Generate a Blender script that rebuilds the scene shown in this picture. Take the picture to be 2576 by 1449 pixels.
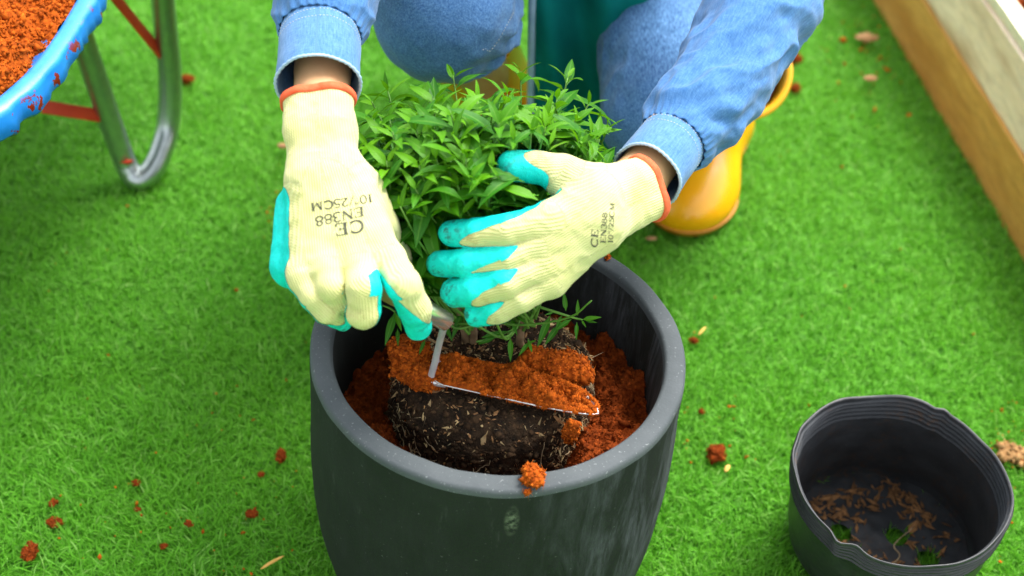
import bpy, bmesh, math, random
import numpy as np
from mathutils import Vector, Matrix
from mathutils.bvhtree import BVHTree

for o in list(bpy.data.objects):
    bpy.data.objects.remove(o)
R = math.radians
rng = np.random.default_rng(11)
random.seed(11)
scene = bpy.context.scene
COL = scene.collection

# ------------------------------------------------------------------ camera
LENS, PITCH, ROLL = 50.0, 42.7, 5.0
FPX = 2576 * LENS / 36.0
RIM_Z = 0.36
_p, _r = R(PITCH), R(ROLL)
FWD = np.array([0, math.cos(_p), -math.sin(_p)])
_up0 = np.array([0, math.sin(_p), math.cos(_p)])
_rt0 = np.array([1.0, 0, 0])
RGT = _rt0 * math.cos(_r) + _up0 * math.sin(_r)
UPV = _up0 * math.cos(_r) - _rt0 * math.sin(_r)
_d0 = 1.472
CAM = np.array([0, 0, RIM_Z]) - (FWD * _d0 + RGT * (1256 - 1288) / FPX * _d0 + UPV * (724.5 - 866) / FPX * _d0)
cam_data = bpy.data.cameras.new('camera')
cam = bpy.data.objects.new('camera', cam_data)
COL.objects.link(cam)
M = Matrix.Identity(4)
for i in range(3):
    M[i][0], M[i][1], M[i][2], M[i][3] = RGT[i], UPV[i], -FWD[i], CAM[i]
cam.matrix_world = M
cam_data.lens = LENS
cam_data.sensor_width = 36.0
cam_data.clip_start = 0.05
cam_data.clip_end = 500
cam_data.dof.use_dof = True
cam_data.dof.focus_distance = 1.47
cam_data.dof.aperture_fstop = 3.6
scene.camera = cam

# ------------------------------------------------------------------ light
SUN_ELEV, SUN_AZ = 62.0, 40.0          # the azimuth the light comes from, clockwise from +y
world = bpy.data.worlds.new('World')
scene.world = world
world.use_nodes = True
wn, wl = world.node_tree.nodes, world.node_tree.links
wn.clear()
w_out = wn.new('ShaderNodeOutputWorld')
w_bg = wn.new('ShaderNodeBackground')
w_sky = wn.new('ShaderNodeTexSky')
w_sky.sky_type = 'NISHITA'
w_sky.sun_disc = False
w_sky.sun_elevation = R(SUN_ELEV)
w_sky.sun_rotation = R(SUN_AZ)
w_sky.dust_density = 3.0
w_hs = wn.new('ShaderNodeHueSaturation')          # bright overcast: the blue mostly washed out
w_hs.inputs['Saturation'].default_value = 0.22
wl.new(w_sky.outputs[0], w_hs.inputs['Color'])
wl.new(w_hs.outputs[0], w_bg.inputs['Color'])
w_bg.inputs['Strength'].default_value = 0.15
wl.new(w_bg.outputs[0], w_out.inputs['Surface'])
sun_data = bpy.data.lights.new('sun', 'SUN')
sun_data.energy = 1.5
sun_data.angle = R(25)
sun_data.color = (1.0, 0.96, 0.90)
sun = bpy.data.objects.new('sun', sun_data)
COL.objects.link(sun)
_sd = Vector((math.sin(R(SUN_AZ)) * math.cos(R(SUN_ELEV)), math.cos(R(SUN_AZ)) * math.cos(R(SUN_ELEV)), math.sin(R(SUN_ELEV))))
sun.rotation_euler = _sd.to_track_quat('Z', 'Y').to_euler()
sun.location = _sd * 20

scene.view_settings.view_transform = 'Standard'
scene.view_settings.look = 'None'
scene.view_settings.exposure = 1.6
scene.view_settings.gamma = 1.0
scene.view_settings.use_curve_mapping = False
scene.render.engine = 'CYCLES'
scene.cycles.max_bounces = 8
scene.cycles.transparent_max_bounces = 8
scene.cycles.use_denoising = True


# ------------------------------------------------------------------ points in the place
# P: the point seen along a sight line at a given distance; PZ / PY: where that line meets a level / a depth
def P(u, v, d):
    return CAM + FWD * d + RGT * ((u - 1288) / FPX * d) + UPV * ((724.5 - v) / FPX * d)


def _ray(u, v):
    return FWD + RGT * ((u - 1288) / FPX) + UPV * ((724.5 - v) / FPX)


def PZ(u, v, z):
    r = _ray(u, v)
    return CAM + r * ((z - CAM[2]) / r[2])


def PY(u, v, y):
    r = _ray(u, v)
    return CAM + r * ((y - CAM[1]) / r[1])


def unit(v):
    v = np.asarray(v, float)
    return v / max(np.linalg.norm(v), 1e-12)


# ------------------------------------------------------------------ numeric noise
_T = rng.random((64, 64, 64)).astype(np.float32)


def vnoise(p, s=1.0):
    p = np.asarray(p, np.float64) * s + 100.37
    i = np.floor(p).astype(np.int64)
    f = p - i
    f = f * f * (3 - 2 * f)
    i0, i1 = i & 63, (i + 1) & 63
    x0, y0, z0, x1, y1, z1 = i0[..., 0], i0[..., 1], i0[..., 2], i1[..., 0], i1[..., 1], i1[..., 2]
    fx, fy, fz = f[..., 0], f[..., 1], f[..., 2]
    a = _T[x0, y0, z0] * (1 - fx) + _T[x1, y0, z0] * fx
    b = _T[x0, y1, z0] * (1 - fx) + _T[x1, y1, z0] * fx
    c = _T[x0, y0, z1] * (1 - fx) + _T[x1, y0, z1] * fx
    d = _T[x0, y1, z1] * (1 - fx) + _T[x1, y1, z1] * fx
    return ((a * (1 - fy) + b * fy) * (1 - fz) + (c * (1 - fy) + d * fy) * fz) * 2 - 1


def fbm(p, s=1.0, o=3):
    r, a = 0, 1.0
    for k in range(o):
        r = r + vnoise(p, s * 2.03 ** k) * a
        a *= 0.5
    return r


# ------------------------------------------------------------------ objects
def new_mesh(name, V, F, smooth=True, uv=None, attr=None):
    me = bpy.data.meshes.new(name)
    V = np.asarray(V, np.float32)
    if isinstance(F, np.ndarray) and F.ndim == 2:
        n, k = F.shape
        me.vertices.add(len(V))
        me.vertices.foreach_set('co', V.ravel())
        me.loops.add(n * k)
        me.loops.foreach_set('vertex_index', F.astype(np.int32).ravel())
        me.polygons.add(n)
        me.polygons.foreach_set('loop_start', np.arange(0, n * k, k, dtype=np.int32))
        me.update(calc_edges=True)
        me.validate()
    else:
        me.from_pydata([tuple(map(float, v)) for v in V], [], [tuple(map(int, f)) for f in F])
    me.polygons.foreach_set('use_smooth', np.full(len(me.polygons), smooth))
    if uv is not None:
        l = me.uv_layers.new(name='UVMap')
        idx = np.empty(len(me.loops), np.int32)
        me.loops.foreach_get('vertex_index', idx)
        l.data.foreach_set('uv', np.asarray(uv, np.float32)[idx].ravel())
    if attr is not None:
        for k, a in attr.items():
            at = me.attributes.new(k, 'FLOAT', 'POINT')
            at.data.foreach_set('value', np.asarray(a, np.float32))
    me.update()
    return me


def tag(o, label=None, cat=None, group=None, kind=None):
    for k, v in (('label', label), ('category', cat), ('group', group), ('kind', kind)):
        if v:
            o[k] = v
    return o


def thing(name, loc, label, cat, group=None):
    o = bpy.data.objects.new(name, None)
    o.empty_display_size = 0.05
    COL.objects.link(o)
    o.location = tuple(map(float, loc))
    return tag(o, label, cat, group)


def link(name, me, m, parent=None):
    """me in place coordinates; a child is moved back by its parent's origin"""
    o = bpy.data.objects.new(name, me)
    COL.objects.link(o)
    if m is not None:
        if len(me.materials) == 0:
            me.materials.append(m)
    if parent is not None:
        o.parent = parent
        if parent.parent is None:
            o.location = -parent.location
    return o


def mesh(name, V, F, m, parent=None, origin=None, smooth=True, uv=None, attr=None, kind=None):
    V = np.asarray(V, float)
    if origin is not None and parent is None:
        V = V - np.asarray(origin)
    o = link(name, new_mesh(name, V, F, smooth, uv, attr), m, parent)
    if origin is not None and parent is None:
        o.location = tuple(map(float, origin))
    if kind:
        o['kind'] = kind
    return o


def joined(parts):
    Vs, Fs, n = [], [], 0
    for V, F in parts:
        V = np.asarray(V, float)
        Vs.append(V)
        Fs += [tuple(int(i) + n for i in f) for f in F]
        n += len(V)
    return np.vstack(Vs), Fs


# ------------------------------------------------------------------ shapes
def catmull(pts, n):
    pts = np.asarray(pts, float)
    if len(pts) == 2:
        t = np.linspace(0, 1, n)[:, None]
        return pts[0] * (1 - t) + pts[1] * t
    e = np.vstack([2 * pts[0] - pts[1], pts, 2 * pts[-1] - pts[-2]])
    t = np.linspace(0, len(pts) - 1 - 1e-9, n)
    i = np.floor(t).astype(int)
    f = (t - i)[:, None]
    p0, p1, p2, p3 = e[i], e[i + 1], e[i + 2], e[i + 3]
    return 0.5 * (2 * p1 + (p2 - p0) * f + (2 * p0 - 5 * p1 + 4 * p2 - p3) * f ** 2 + (3 * p1 - p0 - 3 * p2 + p3) * f ** 3)


def frames(C, ref=None, closed=False):
    C = np.asarray(C, float)
    if closed:
        T = np.roll(C, -1, 0) - np.roll(C, 1, 0)
    else:
        T = np.gradient(C, axis=0)
    T = T / np.maximum(np.linalg.norm(T, axis=1, keepdims=True), 1e-12)
    N = np.zeros_like(C)
    ref = np.array([0.0, 0, 1]) if ref is None else np.asarray(ref, float)
    if abs(T[0] @ unit(ref)) > 0.97:
        ref = np.array([1.0, 0.2, 0])
    n = unit(ref - T[0] * (ref @ T[0]))
    for i in range(len(C)):
        n = unit(n - T[i] * (n @ T[i]))
        N[i] = n
    return T, N, np.cross(T, N)


def tube(pts, rad, seg=10, n=None, caps=True, closed=False, ref=None, smooth_path=True):
    pts = np.asarray(pts, float)
    if n and smooth_path:
        k = len(pts)
        rad = np.interp(np.linspace(0, k - 1, n), np.arange(k), np.broadcast_to(rad, k))
        C = catmull(np.vstack([pts, pts[:1]]), n + 1)[:-1] if closed else catmull(pts, n)
    else:
        C = pts
        rad = np.broadcast_to(rad, len(C))
    m = len(C)
    T, N, B = frames(C, ref, closed)
    a = np.linspace(0, 2 * np.pi, seg, endpoint=False)
    V = C[:, None] + rad[:, None, None] * (N[:, None] * np.cos(a)[None, :, None] + B[:, None] * np.sin(a)[None, :, None])
    V = V.reshape(-1, 3)
    F = []
    for i in range(m if closed else m - 1):
        for j in range(seg):
            i2 = (i + 1) % m
            F.append((i * seg + j, i * seg + (j + 1) % seg, i2 * seg + (j + 1) % seg, i2 * seg + j))
    if caps and not closed:
        F.append(tuple(reversed(range(seg))))
        F.append(tuple(range((m - 1) * seg, m * seg)))
    return V, F


def lathe(prof, seg=96, centre=(0, 0)):
    prof = np.asarray(prof, float)
    a = np.linspace(0, 2 * np.pi, seg, endpoint=False)
    V = np.stack([prof[:, 0:1] * np.cos(a) + centre[0], prof[:, 0:1] * np.sin(a) + centre[1],
                  np.repeat(prof[:, 1:2], seg, 1)], -1).reshape(-1, 3)
    F = []
    for i in range(len(prof) - 1):
        for j in range(seg):
            F.append((i * seg + j, i * seg + (j + 1) % seg, (i + 1) * seg + (j + 1) % seg, (i + 1) * seg + j))
    return V, F


def grid_faces(n, m, wrap=False):
    i, j = np.meshgrid(np.arange(n - 1), np.arange(m if wrap else m - 1), indexing='ij')
    j2 = (j + 1) % m
    return np.stack([i * m + j, i * m + j2, (i + 1) * m + j2, (i + 1) * m + j], -1).reshape(-1, 4)


def box(a, b, c, sx, sy, sz, bev=0.003):
    """box by centre a, axes b (x), c (y); rounded a little by bmesh bevel"""
    bm = bmesh.new()
    bmesh.ops.create_cube(bm, size=1)
    for v in bm.verts:
        v.co = Vector((v.co.x * sx, v.co.y * sy, v.co.z * sz))
    if bev:
        bmesh.ops.bevel(bm, geom=bm.edges[:], offset=bev, segments=2, affect='EDGES', profile=0.6)
    X, Y = unit(b), unit(c)
    Z = np.cross(X, Y)
    V = np.array([v.co for v in bm.verts])
    V = np.asarray(a) + V[:, :1] * X + V[:, 1:2] * Y + V[:, 2:] * Z
    F = [tuple(v.index for v in f.verts) for f in bm.faces]
    bm.free()
    return V, F


def sample(V, F, n, g=None):
    g = g or rng
    V = np.asarray(V, float)
    T = []
    for f in F:
        for k in range(1, len(f) - 1):
            T.append((f[0], f[k], f[k + 1]))
    T = np.asarray(T)
    a, b, c = V[T[:, 0]], V[T[:, 1]], V[T[:, 2]]
    nn = np.cross(b - a, c - a)
    ar = np.linalg.norm(nn, axis=1)
    i = g.choice(len(T), n, p=ar / ar.sum())
    r1, r2 = np.sqrt(g.random(n))[:, None], g.random(n)[:, None]
    return a[i] * (1 - r1) + b[i] * r1 * (1 - r2) + c[i] * r1 * r2, nn[i] / np.maximum(ar[i], 1e-12)[:, None]


def rand_rot(n, g=None):
    g = g or rng
    q = g.normal(size=(n, 4))
    q /= np.linalg.norm(q, axis=1, keepdims=True)
    w, x, y, z = q.T
    return np.stack([np.stack([1 - 2 * (y * y + z * z), 2 * (x * y - z * w), 2 * (x * z + y * w)], -1),
                     np.stack([2 * (x * y + z * w), 1 - 2 * (x * x + z * z), 2 * (y * z - x * w)], -1),
                     np.stack([2 * (x * z - y * w), 2 * (y * z + x * w), 1 - 2 * (x * x + y * y)], -1)], 1)


_OV = np.array([[1, 0, 0], [-1, 0, 0], [0, 1, 0], [0, -1, 0], [0, 0, 1], [0, 0, -1]], float)
_OF = np.array([[0, 2, 4], [2, 1, 4], [1, 3, 4], [3, 0, 4], [2, 0, 5], [1, 2, 5], [3, 1, 5], [0, 3, 5]])


def bits(pts, size, aspect=(1, 1, 1), g=None, rot=None, jit=0.35):
    """many small irregular lumps or slivers: one vertex and triangle array"""
    g = g or rng
    n = len(pts)
    size = np.broadcast_to(size, n)
    L = _OV[None] * np.asarray(aspect)[None, None] * (1 + jit * g.uniform(-1, 1, (n, 6, 1)))
    L = L + g.normal(0, 0.12 * jit, (n, 6, 3)) * np.asarray(aspect)
    rot = rand_rot(n, g) if rot is None else rot
    V = np.einsum('nij,nkj->nki', rot, L) * size[:, None, None] + np.asarray(pts)[:, None]
    F = _OF[None] + (np.arange(n) * 6)[:, None, None]
    return V.reshape(-1, 3), F.reshape(-1, 3), np.repeat(g.random(n), 6)


def lying_rot(nrm, g=None, wob=0.35):
    """rotations whose long x axis lies in the surface"""
    g = g or rng
    n = len(nrm)
    z = nrm + g.normal(0, wob, (n, 3))
    z /= np.linalg.norm(z, axis=1, keepdims=True)
    x = g.normal(size=(n, 3))
    x -= z * (x * z).sum(1, keepdims=True)
    x /= np.linalg.norm(x, axis=1, keepdims=True)
    y = np.cross(z, x)
    return np.stack([x, y, z], -1)


# ------------------------------------------------------------------ smooth solids from distance fields
def smin(a, b, k):
    h = np.maximum(k - np.abs(a - b), 0) / k
    return np.minimum(a, b) - h * h * k * 0.25


def cap(p, a, b, ra, rb):
    a, b = np.asarray(a), np.asarray(b)
    ab = b - a
    t = np.clip(((p - a) @ ab) / max(ab @ ab, 1e-12), 0, 1)
    return np.linalg.norm(p - a - t[..., None] * ab, axis=-1) - (ra + (rb - ra) * t)


def ellip(p, c, r, rot=None):
    q = p - np.asarray(c)
    if rot is not None:
        q = q @ rot
    r = np.asarray(r)
    k0 = np.linalg.norm(q / r, axis=-1)
    return (k0 - 1) * r.min()


def surface(f, lo, hi, h):
    """naive surface nets"""
    lo, hi = np.asarray(lo, float), np.asarray(hi, float)
    n = np.ceil((hi - lo) / h).astype(int) + 1
    ax = [lo[i] + h * np.arange(n[i]) for i in range(3)]
    D = np.empty(n, np.float32)
    # only blocks that the surface can pass through are sampled finely
    bs = 8
    nb = -(-n // bs)
    bi = np.stack(np.meshgrid(*[np.arange(k) for k in nb], indexing='ij'), -1).reshape(-1, 3)
    dc = f(lo + h * (bi * bs + (bs - 1) / 2))
    near_ = np.abs(dc) < h * bs * 0.87 * 1.35 + 0.002
    off_ = np.stack(np.meshgrid(*[np.arange(bs)] * 3, indexing='ij'), -1).reshape(-1, 3)
    E_ = np.empty(nb * bs, np.float32)
    E_[:] = np.repeat(np.repeat(np.repeat(dc.reshape(nb).astype(np.float32), bs, 0), bs, 1), bs, 2)
    act = bi[near_]
    for i in range(0, len(act), 700):
        I_ = (act[i:i + 700, None] * bs + off_[None]).reshape(-1, 3)
        E_[I_[:, 0], I_[:, 1], I_[:, 2]] = f(lo + h * I_)
    D[:] = E_[:n[0], :n[1], :n[2]]
    S = D < 0
    c = [S[a:n[0] - 1 + a, b:n[1] - 1 + b, d:n[2] - 1 + d] for a in (0, 1) for b in (0, 1) for d in (0, 1)]
    cnt = sum(x.astype(np.int8) for x in c)
    cell = np.argwhere((cnt > 0) & (cnt < 8))
    idx = -np.ones((n[0] - 1, n[1] - 1, n[2] - 1), np.int64)
    idx[tuple(cell.T)] = np.arange(len(cell))
    acc = np.zeros((len(cell), 3))
    num = np.zeros(len(cell))
    offs = [(a, b, d) for a in (0, 1) for b in (0, 1) for d in (0, 1)]
    for p in offs:
        for k in range(3):
            if p[k] == 0:
                q = list(p)
                q[k] = 1
                A, B = cell + np.array(p), cell + np.array(q)
                da, db = D[tuple(A.T)], D[tuple(B.T)]
                m = (da < 0) != (db < 0)
                t = np.where(m, da / np.where(m, da - db, 1), 0)
                acc += np.where(m[:, None], A + t[:, None] * (B - A), 0)
                num += m
    V = lo + h * acc / num[:, None]
    F = []
    for k in range(3):
        e = np.zeros(3, int)
        e[k] = 1
        sl0 = tuple(slice(1 if j != k else 0, n[j] - 1) for j in range(3))
        sl1 = tuple(slice(1 if j != k else 1, n[j] - 1 if j != k else n[j]) for j in range(3))
        ch = S[sl0] != S[sl1]
        pts = np.argwhere(ch) + np.array([1 if j != k else 0 for j in range(3)])
        a, b = (k + 1) % 3, (k + 2) % 3
        ea, eb = np.eye(3, dtype=int)[a], np.eye(3, dtype=int)[b]
        q = np.stack([idx[tuple((pts - ea - eb).T)], idx[tuple((pts - eb).T)], idx[tuple(pts.T)], idx[tuple((pts - ea).T)]], -1)
        inside = S[tuple(pts.T)]
        q[~inside] = q[~inside][:, ::-1]
        F.append(q[(q >= 0).all(1)])
    return V, np.vstack(F)


def relax(V, F, it=1, w=0.5):
    F = np.asarray(F)
    for _ in range(it):
        acc = np.zeros_like(V)
        num = np.zeros(len(V))
        for k in range(F.shape[1]):
            a, b = F[:, k], F[:, (k + 1) % F.shape[1]]
            np.add.at(acc, a, V[b]); np.add.at(num, a, 1)
            np.add.at(acc, b, V[a]); np.add.at(num, b, 1)
        V = V * (1 - w) + w * acc / np.maximum(num, 1)[:, None]
    return V


# ------------------------------------------------------------------ materials
class NT:
    def __init__(s, name):
        s.m = bpy.data.materials.new(name)
        s.m.use_nodes = True
        s.t = s.m.node_tree
        s.n, s.l = s.t.nodes, s.t.links
        s.n.clear()
        s.out = s.n.new('ShaderNodeOutputMaterial')
        s.b = s.n.new('ShaderNodeBsdfPrincipled')
        s.l.new(s.b.outputs[0], s.out.inputs['Surface'])

    def put(s, k, v):
        if hasattr(v, 'is_output'):
            s.l.new(v, s.b.inputs[k])
        else:
            s.b.inputs[k].default_value = v

    def node(s, t, **kw):
        n = s.n.new(t)
        for k, v in kw.items():
            setattr(n, k, v)
        return n

    def _in(s, sock, v):
        if hasattr(v, 'is_output'):
            s.l.new(v, sock)
        else:
            sock.default_value = v

    def coord(s, kind='Object'):
        return s.node('ShaderNodeTexCoord').outputs[kind]

    def mapping(s, v, scale=(1, 1, 1), rot=(0, 0, 0)):
        n = s.node('ShaderNodeMapping')
        s.l.new(v, n.inputs[0])
        n.inputs['Scale'].default_value = scale
        n.inputs['Rotation'].default_value = rot
        return n.outputs[0]

    def noise(s, v=None, scale=5, detail=4, rough=0.55, dist=0.0):
        n = s.node('ShaderNodeTexNoise')
        if v is not None:
            s.l.new(v, n.inputs['Vector'])
        n.inputs['Scale'].default_value = scale
        n.inputs['Detail'].default_value = detail
        n.inputs['Roughness'].default_value = rough
        n.inputs['Distortion'].default_value = dist
        return n.outputs['Fac']

    def voro(s, v, scale, feature='F1'):
        n = s.node('ShaderNodeTexVoronoi', feature=feature)
        if v is not None:
            s.l.new(v, n.inputs['Vector'])
        n.inputs['Scale'].default_value = scale
        return n.outputs['Distance']

    def attr(s, name):
        return s.node('ShaderNodeAttribute', attribute_name=name).outputs['Fac']

    def rand(s):
        return s.node('ShaderNodeObjectInfo').outputs['Random']

    def ramp(s, fac, stops):
        n = s.node('ShaderNodeValToRGB')
        e = n.color_ramp.elements
        while len(e) < len(stops):
            e.new(0.5)
        for el, (p, c) in zip(e, stops):
            el.position = p
            el.color = (c, c, c, 1) if isinstance(c, (int, float)) else (*c, 1)
        s.l.new(fac, n.inputs[0])
        return n.outputs[0]

    def mix(s, fac, a, b, mode='MIX'):
        n = s.node('ShaderNodeMix', data_type='RGBA', blend_type=mode)
        s._in(n.inputs['Factor'], fac)
        for k, v in ((6, a), (7, b)):
            if isinstance(v, tuple):
                v = (*v, 1) if len(v) == 3 else v
            s._in(n.inputs[k], v)
        return n.outputs[2]

    def math(s, op, a, b=0.0, c=None):
        n = s.node('ShaderNodeMath', operation=op)
        s._in(n.inputs[0], a)
        s._in(n.inputs[1], b)
        if c is not None:
            s._in(n.inputs[2], c)
        return n.outputs[0]

    def bump(s, h, strength=0.3, dist=0.002, base=None):
        n = s.node('ShaderNodeBump')
        n.inputs['Strength'].default_value = strength
        n.inputs['Distance'].default_value = dist
        s.l.new(h, n.inputs['Height'])
        if base is not None:
            s.l.new(base, n.inputs['Normal'])
        return n.outputs[0]


def m_simple(name, c1, c2, scale=20, rough=0.6, bump=0.3, bscale=None, bdist=0.001, spec=0.5, metal=0.0, attr=None, detail=5, coat=0.0):
    t = NT(name)
    v = t.coord()
    f = t.noise(v, scale, detail)
    col = t.mix(t.ramp(f, [(0.35, 0.0), (0.65, 1.0)]), c1, c2)
    if attr:
        a = t.attr(attr)
        col = t.mix(t.math('MULTIPLY', t.math('ABSOLUTE', t.math('SUBTRACT', a, 0.5)), 0.5), col, tuple(min(1, x * 2.2) for x in c2))
        col = t.mix(1.0, col, t.ramp(a, [(0, 0.40), (0.5, 0.9), (1, 1.0)]), 'MULTIPLY')
    t.put('Base Color', col)
    t.put('Roughness', rough)
    t.put('Metallic', metal)
    t.put('Specular IOR Level', spec)
    if coat:
        t.put('Coat Weight', coat)
        t.put('Coat Roughness', 0.12)
    if bump:
        t.put('Normal', t.bump(t.noise(v, bscale or scale * 4, 4), bump, bdist))
    return t.m


def m_turf():
    t = NT('turf_blade')
    a = t.attr('tint')
    v = t.coord()
    big = t.noise(v, 3.0, 3)
    col = t.ramp(a, [(0.0, (0.075, 0.265, 0.013)), (0.5, (0.132, 0.435, 0.024)), (0.85, (0.190, 0.540, 0.046)), (1.0, (0.36, 0.62, 0.16))])
    col = t.mix(t.ramp(big, [(0.3, 0.0), (0.7, 0.45)]), col, (0.175, 0.475, 0.022))
    t.put('Base Color', col)
    t.put('Roughness', 0.55)
    t.put('Specular IOR Level', 0.3)
    tr = t.node('ShaderNodeBsdfTranslucent')
    t.l.new(col, tr.inputs[0])
    mx = t.node('ShaderNodeMixShader')
    mx.inputs[0].default_value = 0.40
    t.l.new(t.b.outputs[0], mx.inputs[1])
    t.l.new(tr.outputs[0], mx.inputs[2])
    t.l.new(mx.outputs[0], t.out.inputs['Surface'])
    return t.m


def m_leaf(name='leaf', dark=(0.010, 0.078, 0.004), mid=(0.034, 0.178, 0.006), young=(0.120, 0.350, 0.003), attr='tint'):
    t = NT(name)
    uv = t.node('ShaderNodeUVMap', uv_map='UVMap').outputs[0]
    sep = t.node('ShaderNodeSeparateXYZ')
    t.l.new(uv, sep.inputs[0])
    x, y = sep.outputs[0], sep.outputs[1]
    a = t.rand() if attr is None else t.attr(attr)
    if attr is None:
        # the copied leaves carry their own hue as an object colour
        oc = t.node('ShaderNodeObjectInfo').outputs['Color']
        s2 = t.node('ShaderNodeSeparateColor')
        t.l.new(oc, s2.inputs[0])
        a = s2.outputs[0]
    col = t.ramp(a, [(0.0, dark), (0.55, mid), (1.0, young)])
    across = t.math('ABSOLUTE', t.math('SUBTRACT', x, 0.5))
    vein = t.ramp(across, [(0.0, 1.0), (0.05, 0.75), (0.09, 0.0)])
    col = t.mix(t.math('MULTIPLY', vein, 0.45), col, (0.17, 0.38, 0.05))
    # side veins and patchy age
    sv = t.math('SINE', t.math('ADD', t.math('MULTIPLY', y, 70.0), t.math('MULTIPLY', across, -55.0)))
    col = t.mix(t.math('MULTIPLY', t.ramp(sv, [(0.75, 0.0), (1.0, 1.0)]), 0.22), col, (0.06, 0.24, 0.02))
    v = t.coord()
    col = t.mix(t.ramp(t.noise(v, 60, 3), [(0.45, 0.0), (0.8, 0.25)]), col, (0.06, 0.23, 0.02))
    spot = t.ramp(t.noise(v, 190, 2), [(0.72, 0.0), (0.8, 0.6)])
    col = t.mix(spot, col, (0.30, 0.30, 0.08))
    t.put('Base Color', col)
    t.put('Roughness', 0.44)
    t.put('Specular IOR Level', 0.22)
    t.put('Normal', t.bump(t.math('ADD', t.math('MULTIPLY', sv, 0.3), t.math('MULTIPLY', vein, -1.0)), 0.25, 0.0006))
    tr = t.node('ShaderNodeBsdfTranslucent')
    t.l.new(t.mix(0.5, col, (0.16, 0.42, 0.005)), tr.inputs[0])
    mx = t.node('ShaderNodeMixShader')
    mx.inputs[0].default_value = 0.30
    t.l.new(t.b.outputs[0], mx.inputs[1])
    t.l.new(tr.outputs[0], mx.inputs[2])
    t.l.new(mx.outputs[0], t.out.inputs['Surface'])
    return t.m


def m_denim(name, base, light, dark, use_uv=False, wear=0.5):
    t = NT(name)
    v = t.coord('UV') if use_uv else t.coord()
    sc = 1.0
    # slub streaks run along the warp
    st = t.noise(t.mapping(v, (520 * sc, 90 * sc, 520 * sc)), 1.0, 3, 0.7)
    st2 = t.noise(t.mapping(v, (110 * sc, 900 * sc, 110 * sc)), 1.0, 3, 0.7)
    big = t.noise(v, 16 * sc, 3)
    col = t.mix(t.ramp(st, [(0.30, 0.0), (0.72, 0.85)]), base, light)
    col = t.mix(t.ramp(st2, [(0.38, 0.0), (0.75, 0.55)]), col, dark)
    col = t.mix(t.math('MULTIPLY', t.ramp(big, [(0.35, 0.0), (0.7, 1.0)]), wear), col, light)
    if not use_uv:                      # stone washed thighs
        col = t.mix(t.math('MULTIPLY', t.attr('fade'), 0.75), col, t.mix(t.ramp(st, [(0.3, 0.0), (0.7, 1.0)]), base, tuple(min(1, x * 1.5) for x in light)))
    t.put('Base Color', col)
    t.put('Roughness', 0.9)
    t.put('Specular IOR Level', 0.15)
    t.put('Sheen Weight', 0.15)
    w = t.node('ShaderNodeTexWave', wave_type='BANDS', bands_direction='DIAGONAL')
    t.l.new(v, w.inputs['Vector'])
    w.inputs['Scale'].default_value = 260 * sc
    w.inputs['Distortion'].default_value = 2.0
    n1 = t.bump(t.math('ADD', t.math('MULTIPLY', st, 1.0), t.math('MULTIPLY', st2, 0.8)), 0.35, 0.0008)
    n2 = t.bump(w.outputs['Fac'], 0.12, 0.0004, n1)
    n3 = t.bump(t.noise(v, 60 * sc, 4), 0.35, 0.0015, n2)
    t.put('Normal', n3)
    return t.m


def m_knit():
    t = NT('cotton_knit')
    rib = t.attr('rib')
    row = t.attr('row')
    v = t.coord()
    n = t.noise(v, 140, 3)
    s1 = t.math('SINE', t.math('MULTIPLY', rib, 2 * math.pi / 0.00235))
    s2 = t.math('SINE', t.math('MULTIPLY', row, 2 * math.pi / 0.0027))
    h = t.math('ADD', s1, t.math('MULTIPLY', t.math('MULTIPLY', s1, s2), 0.6))
    col = t.mix(t.ramp(t.noise(v, 26, 3), [(0.35, 0.0), (0.7, 1.0)]), (0.67, 0.655, 0.275), (0.73, 0.715, 0.355))
    col = t.mix(t.math('MULTIPLY', t.ramp(s1, [(0.0, 1.0), (0.35, 0.0)]), 0.35), col, (0.48, 0.44, 0.15))
    dirt = t.ramp(t.noise(v, 45, 5, 0.7), [(0.60, 0.0), (0.78, 0.55)])
    col = t.mix(dirt, col, (0.44, 0.39, 0.13))
    speck = t.ramp(t.noise(v, 420, 2), [(0.73, 0.0), (0.78, 0.6)])
    col = t.mix(t.math('MULTIPLY', speck, t.ramp(t.noise(v, 30, 2), [(0.5, 0.0), (0.65, 1.0)])), col, (0.20, 0.11, 0.03))
    soil = t.math('MULTIPLY', t.ramp(t.attr('tipness'), [(0.45, 0.0), (0.95, 1.0)]), t.ramp(t.noise(v, 110, 5, 0.75), [(0.47, 0.0), (0.60, 0.75)]))
    col = t.mix(soil, col, (0.27, 0.105, 0.03))
    t.put('Base Color', col)
    t.put('Roughness', 0.95)
    t.put('Specular IOR Level', 0.1)
    t.put('Sheen Weight', 0.2)
    t.put('Normal', t.bump(t.math('ADD', h, n), 0.55, 0.00045))
    return t.m


def m_latex():
    t = NT('latex_coating')
    v = t.coord()
    n = t.noise(v, 220, 4, 0.7)
    cr = t.noise(v, 75, 5, 0.75)
    col = t.mix(t.ramp(cr, [(0.35, 0.0), (0.7, 1.0)]), (0.000, 0.62, 0.56), (0.002, 0.80, 0.74))
    soil = t.ramp(t.noise(v, 130, 5, 0.8), [(0.50, 0.0), (0.60, 0.9)])
    soil = t.math('MULTIPLY', soil, t.ramp(t.attr('tipness'), [(0.55, 0.06), (1.0, 1.0)]))
    soil = t.math('MULTIPLY', soil, t.ramp(t.noise(v, 40, 3), [(0.42, 0.0), (0.56, 0.85)]))
    col = t.mix(soil, col, (0.03, 0.045, 0.03))
    t.put('Base Color', col)
    t.put('Roughness', 0.55)
    t.put('Specular IOR Level', 0.35)
    t.put('Normal', t.bump(t.math('ADD', t.math('MULTIPLY', n, 0.9), cr), 0.9, 0.0012))
    return t.m


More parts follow.
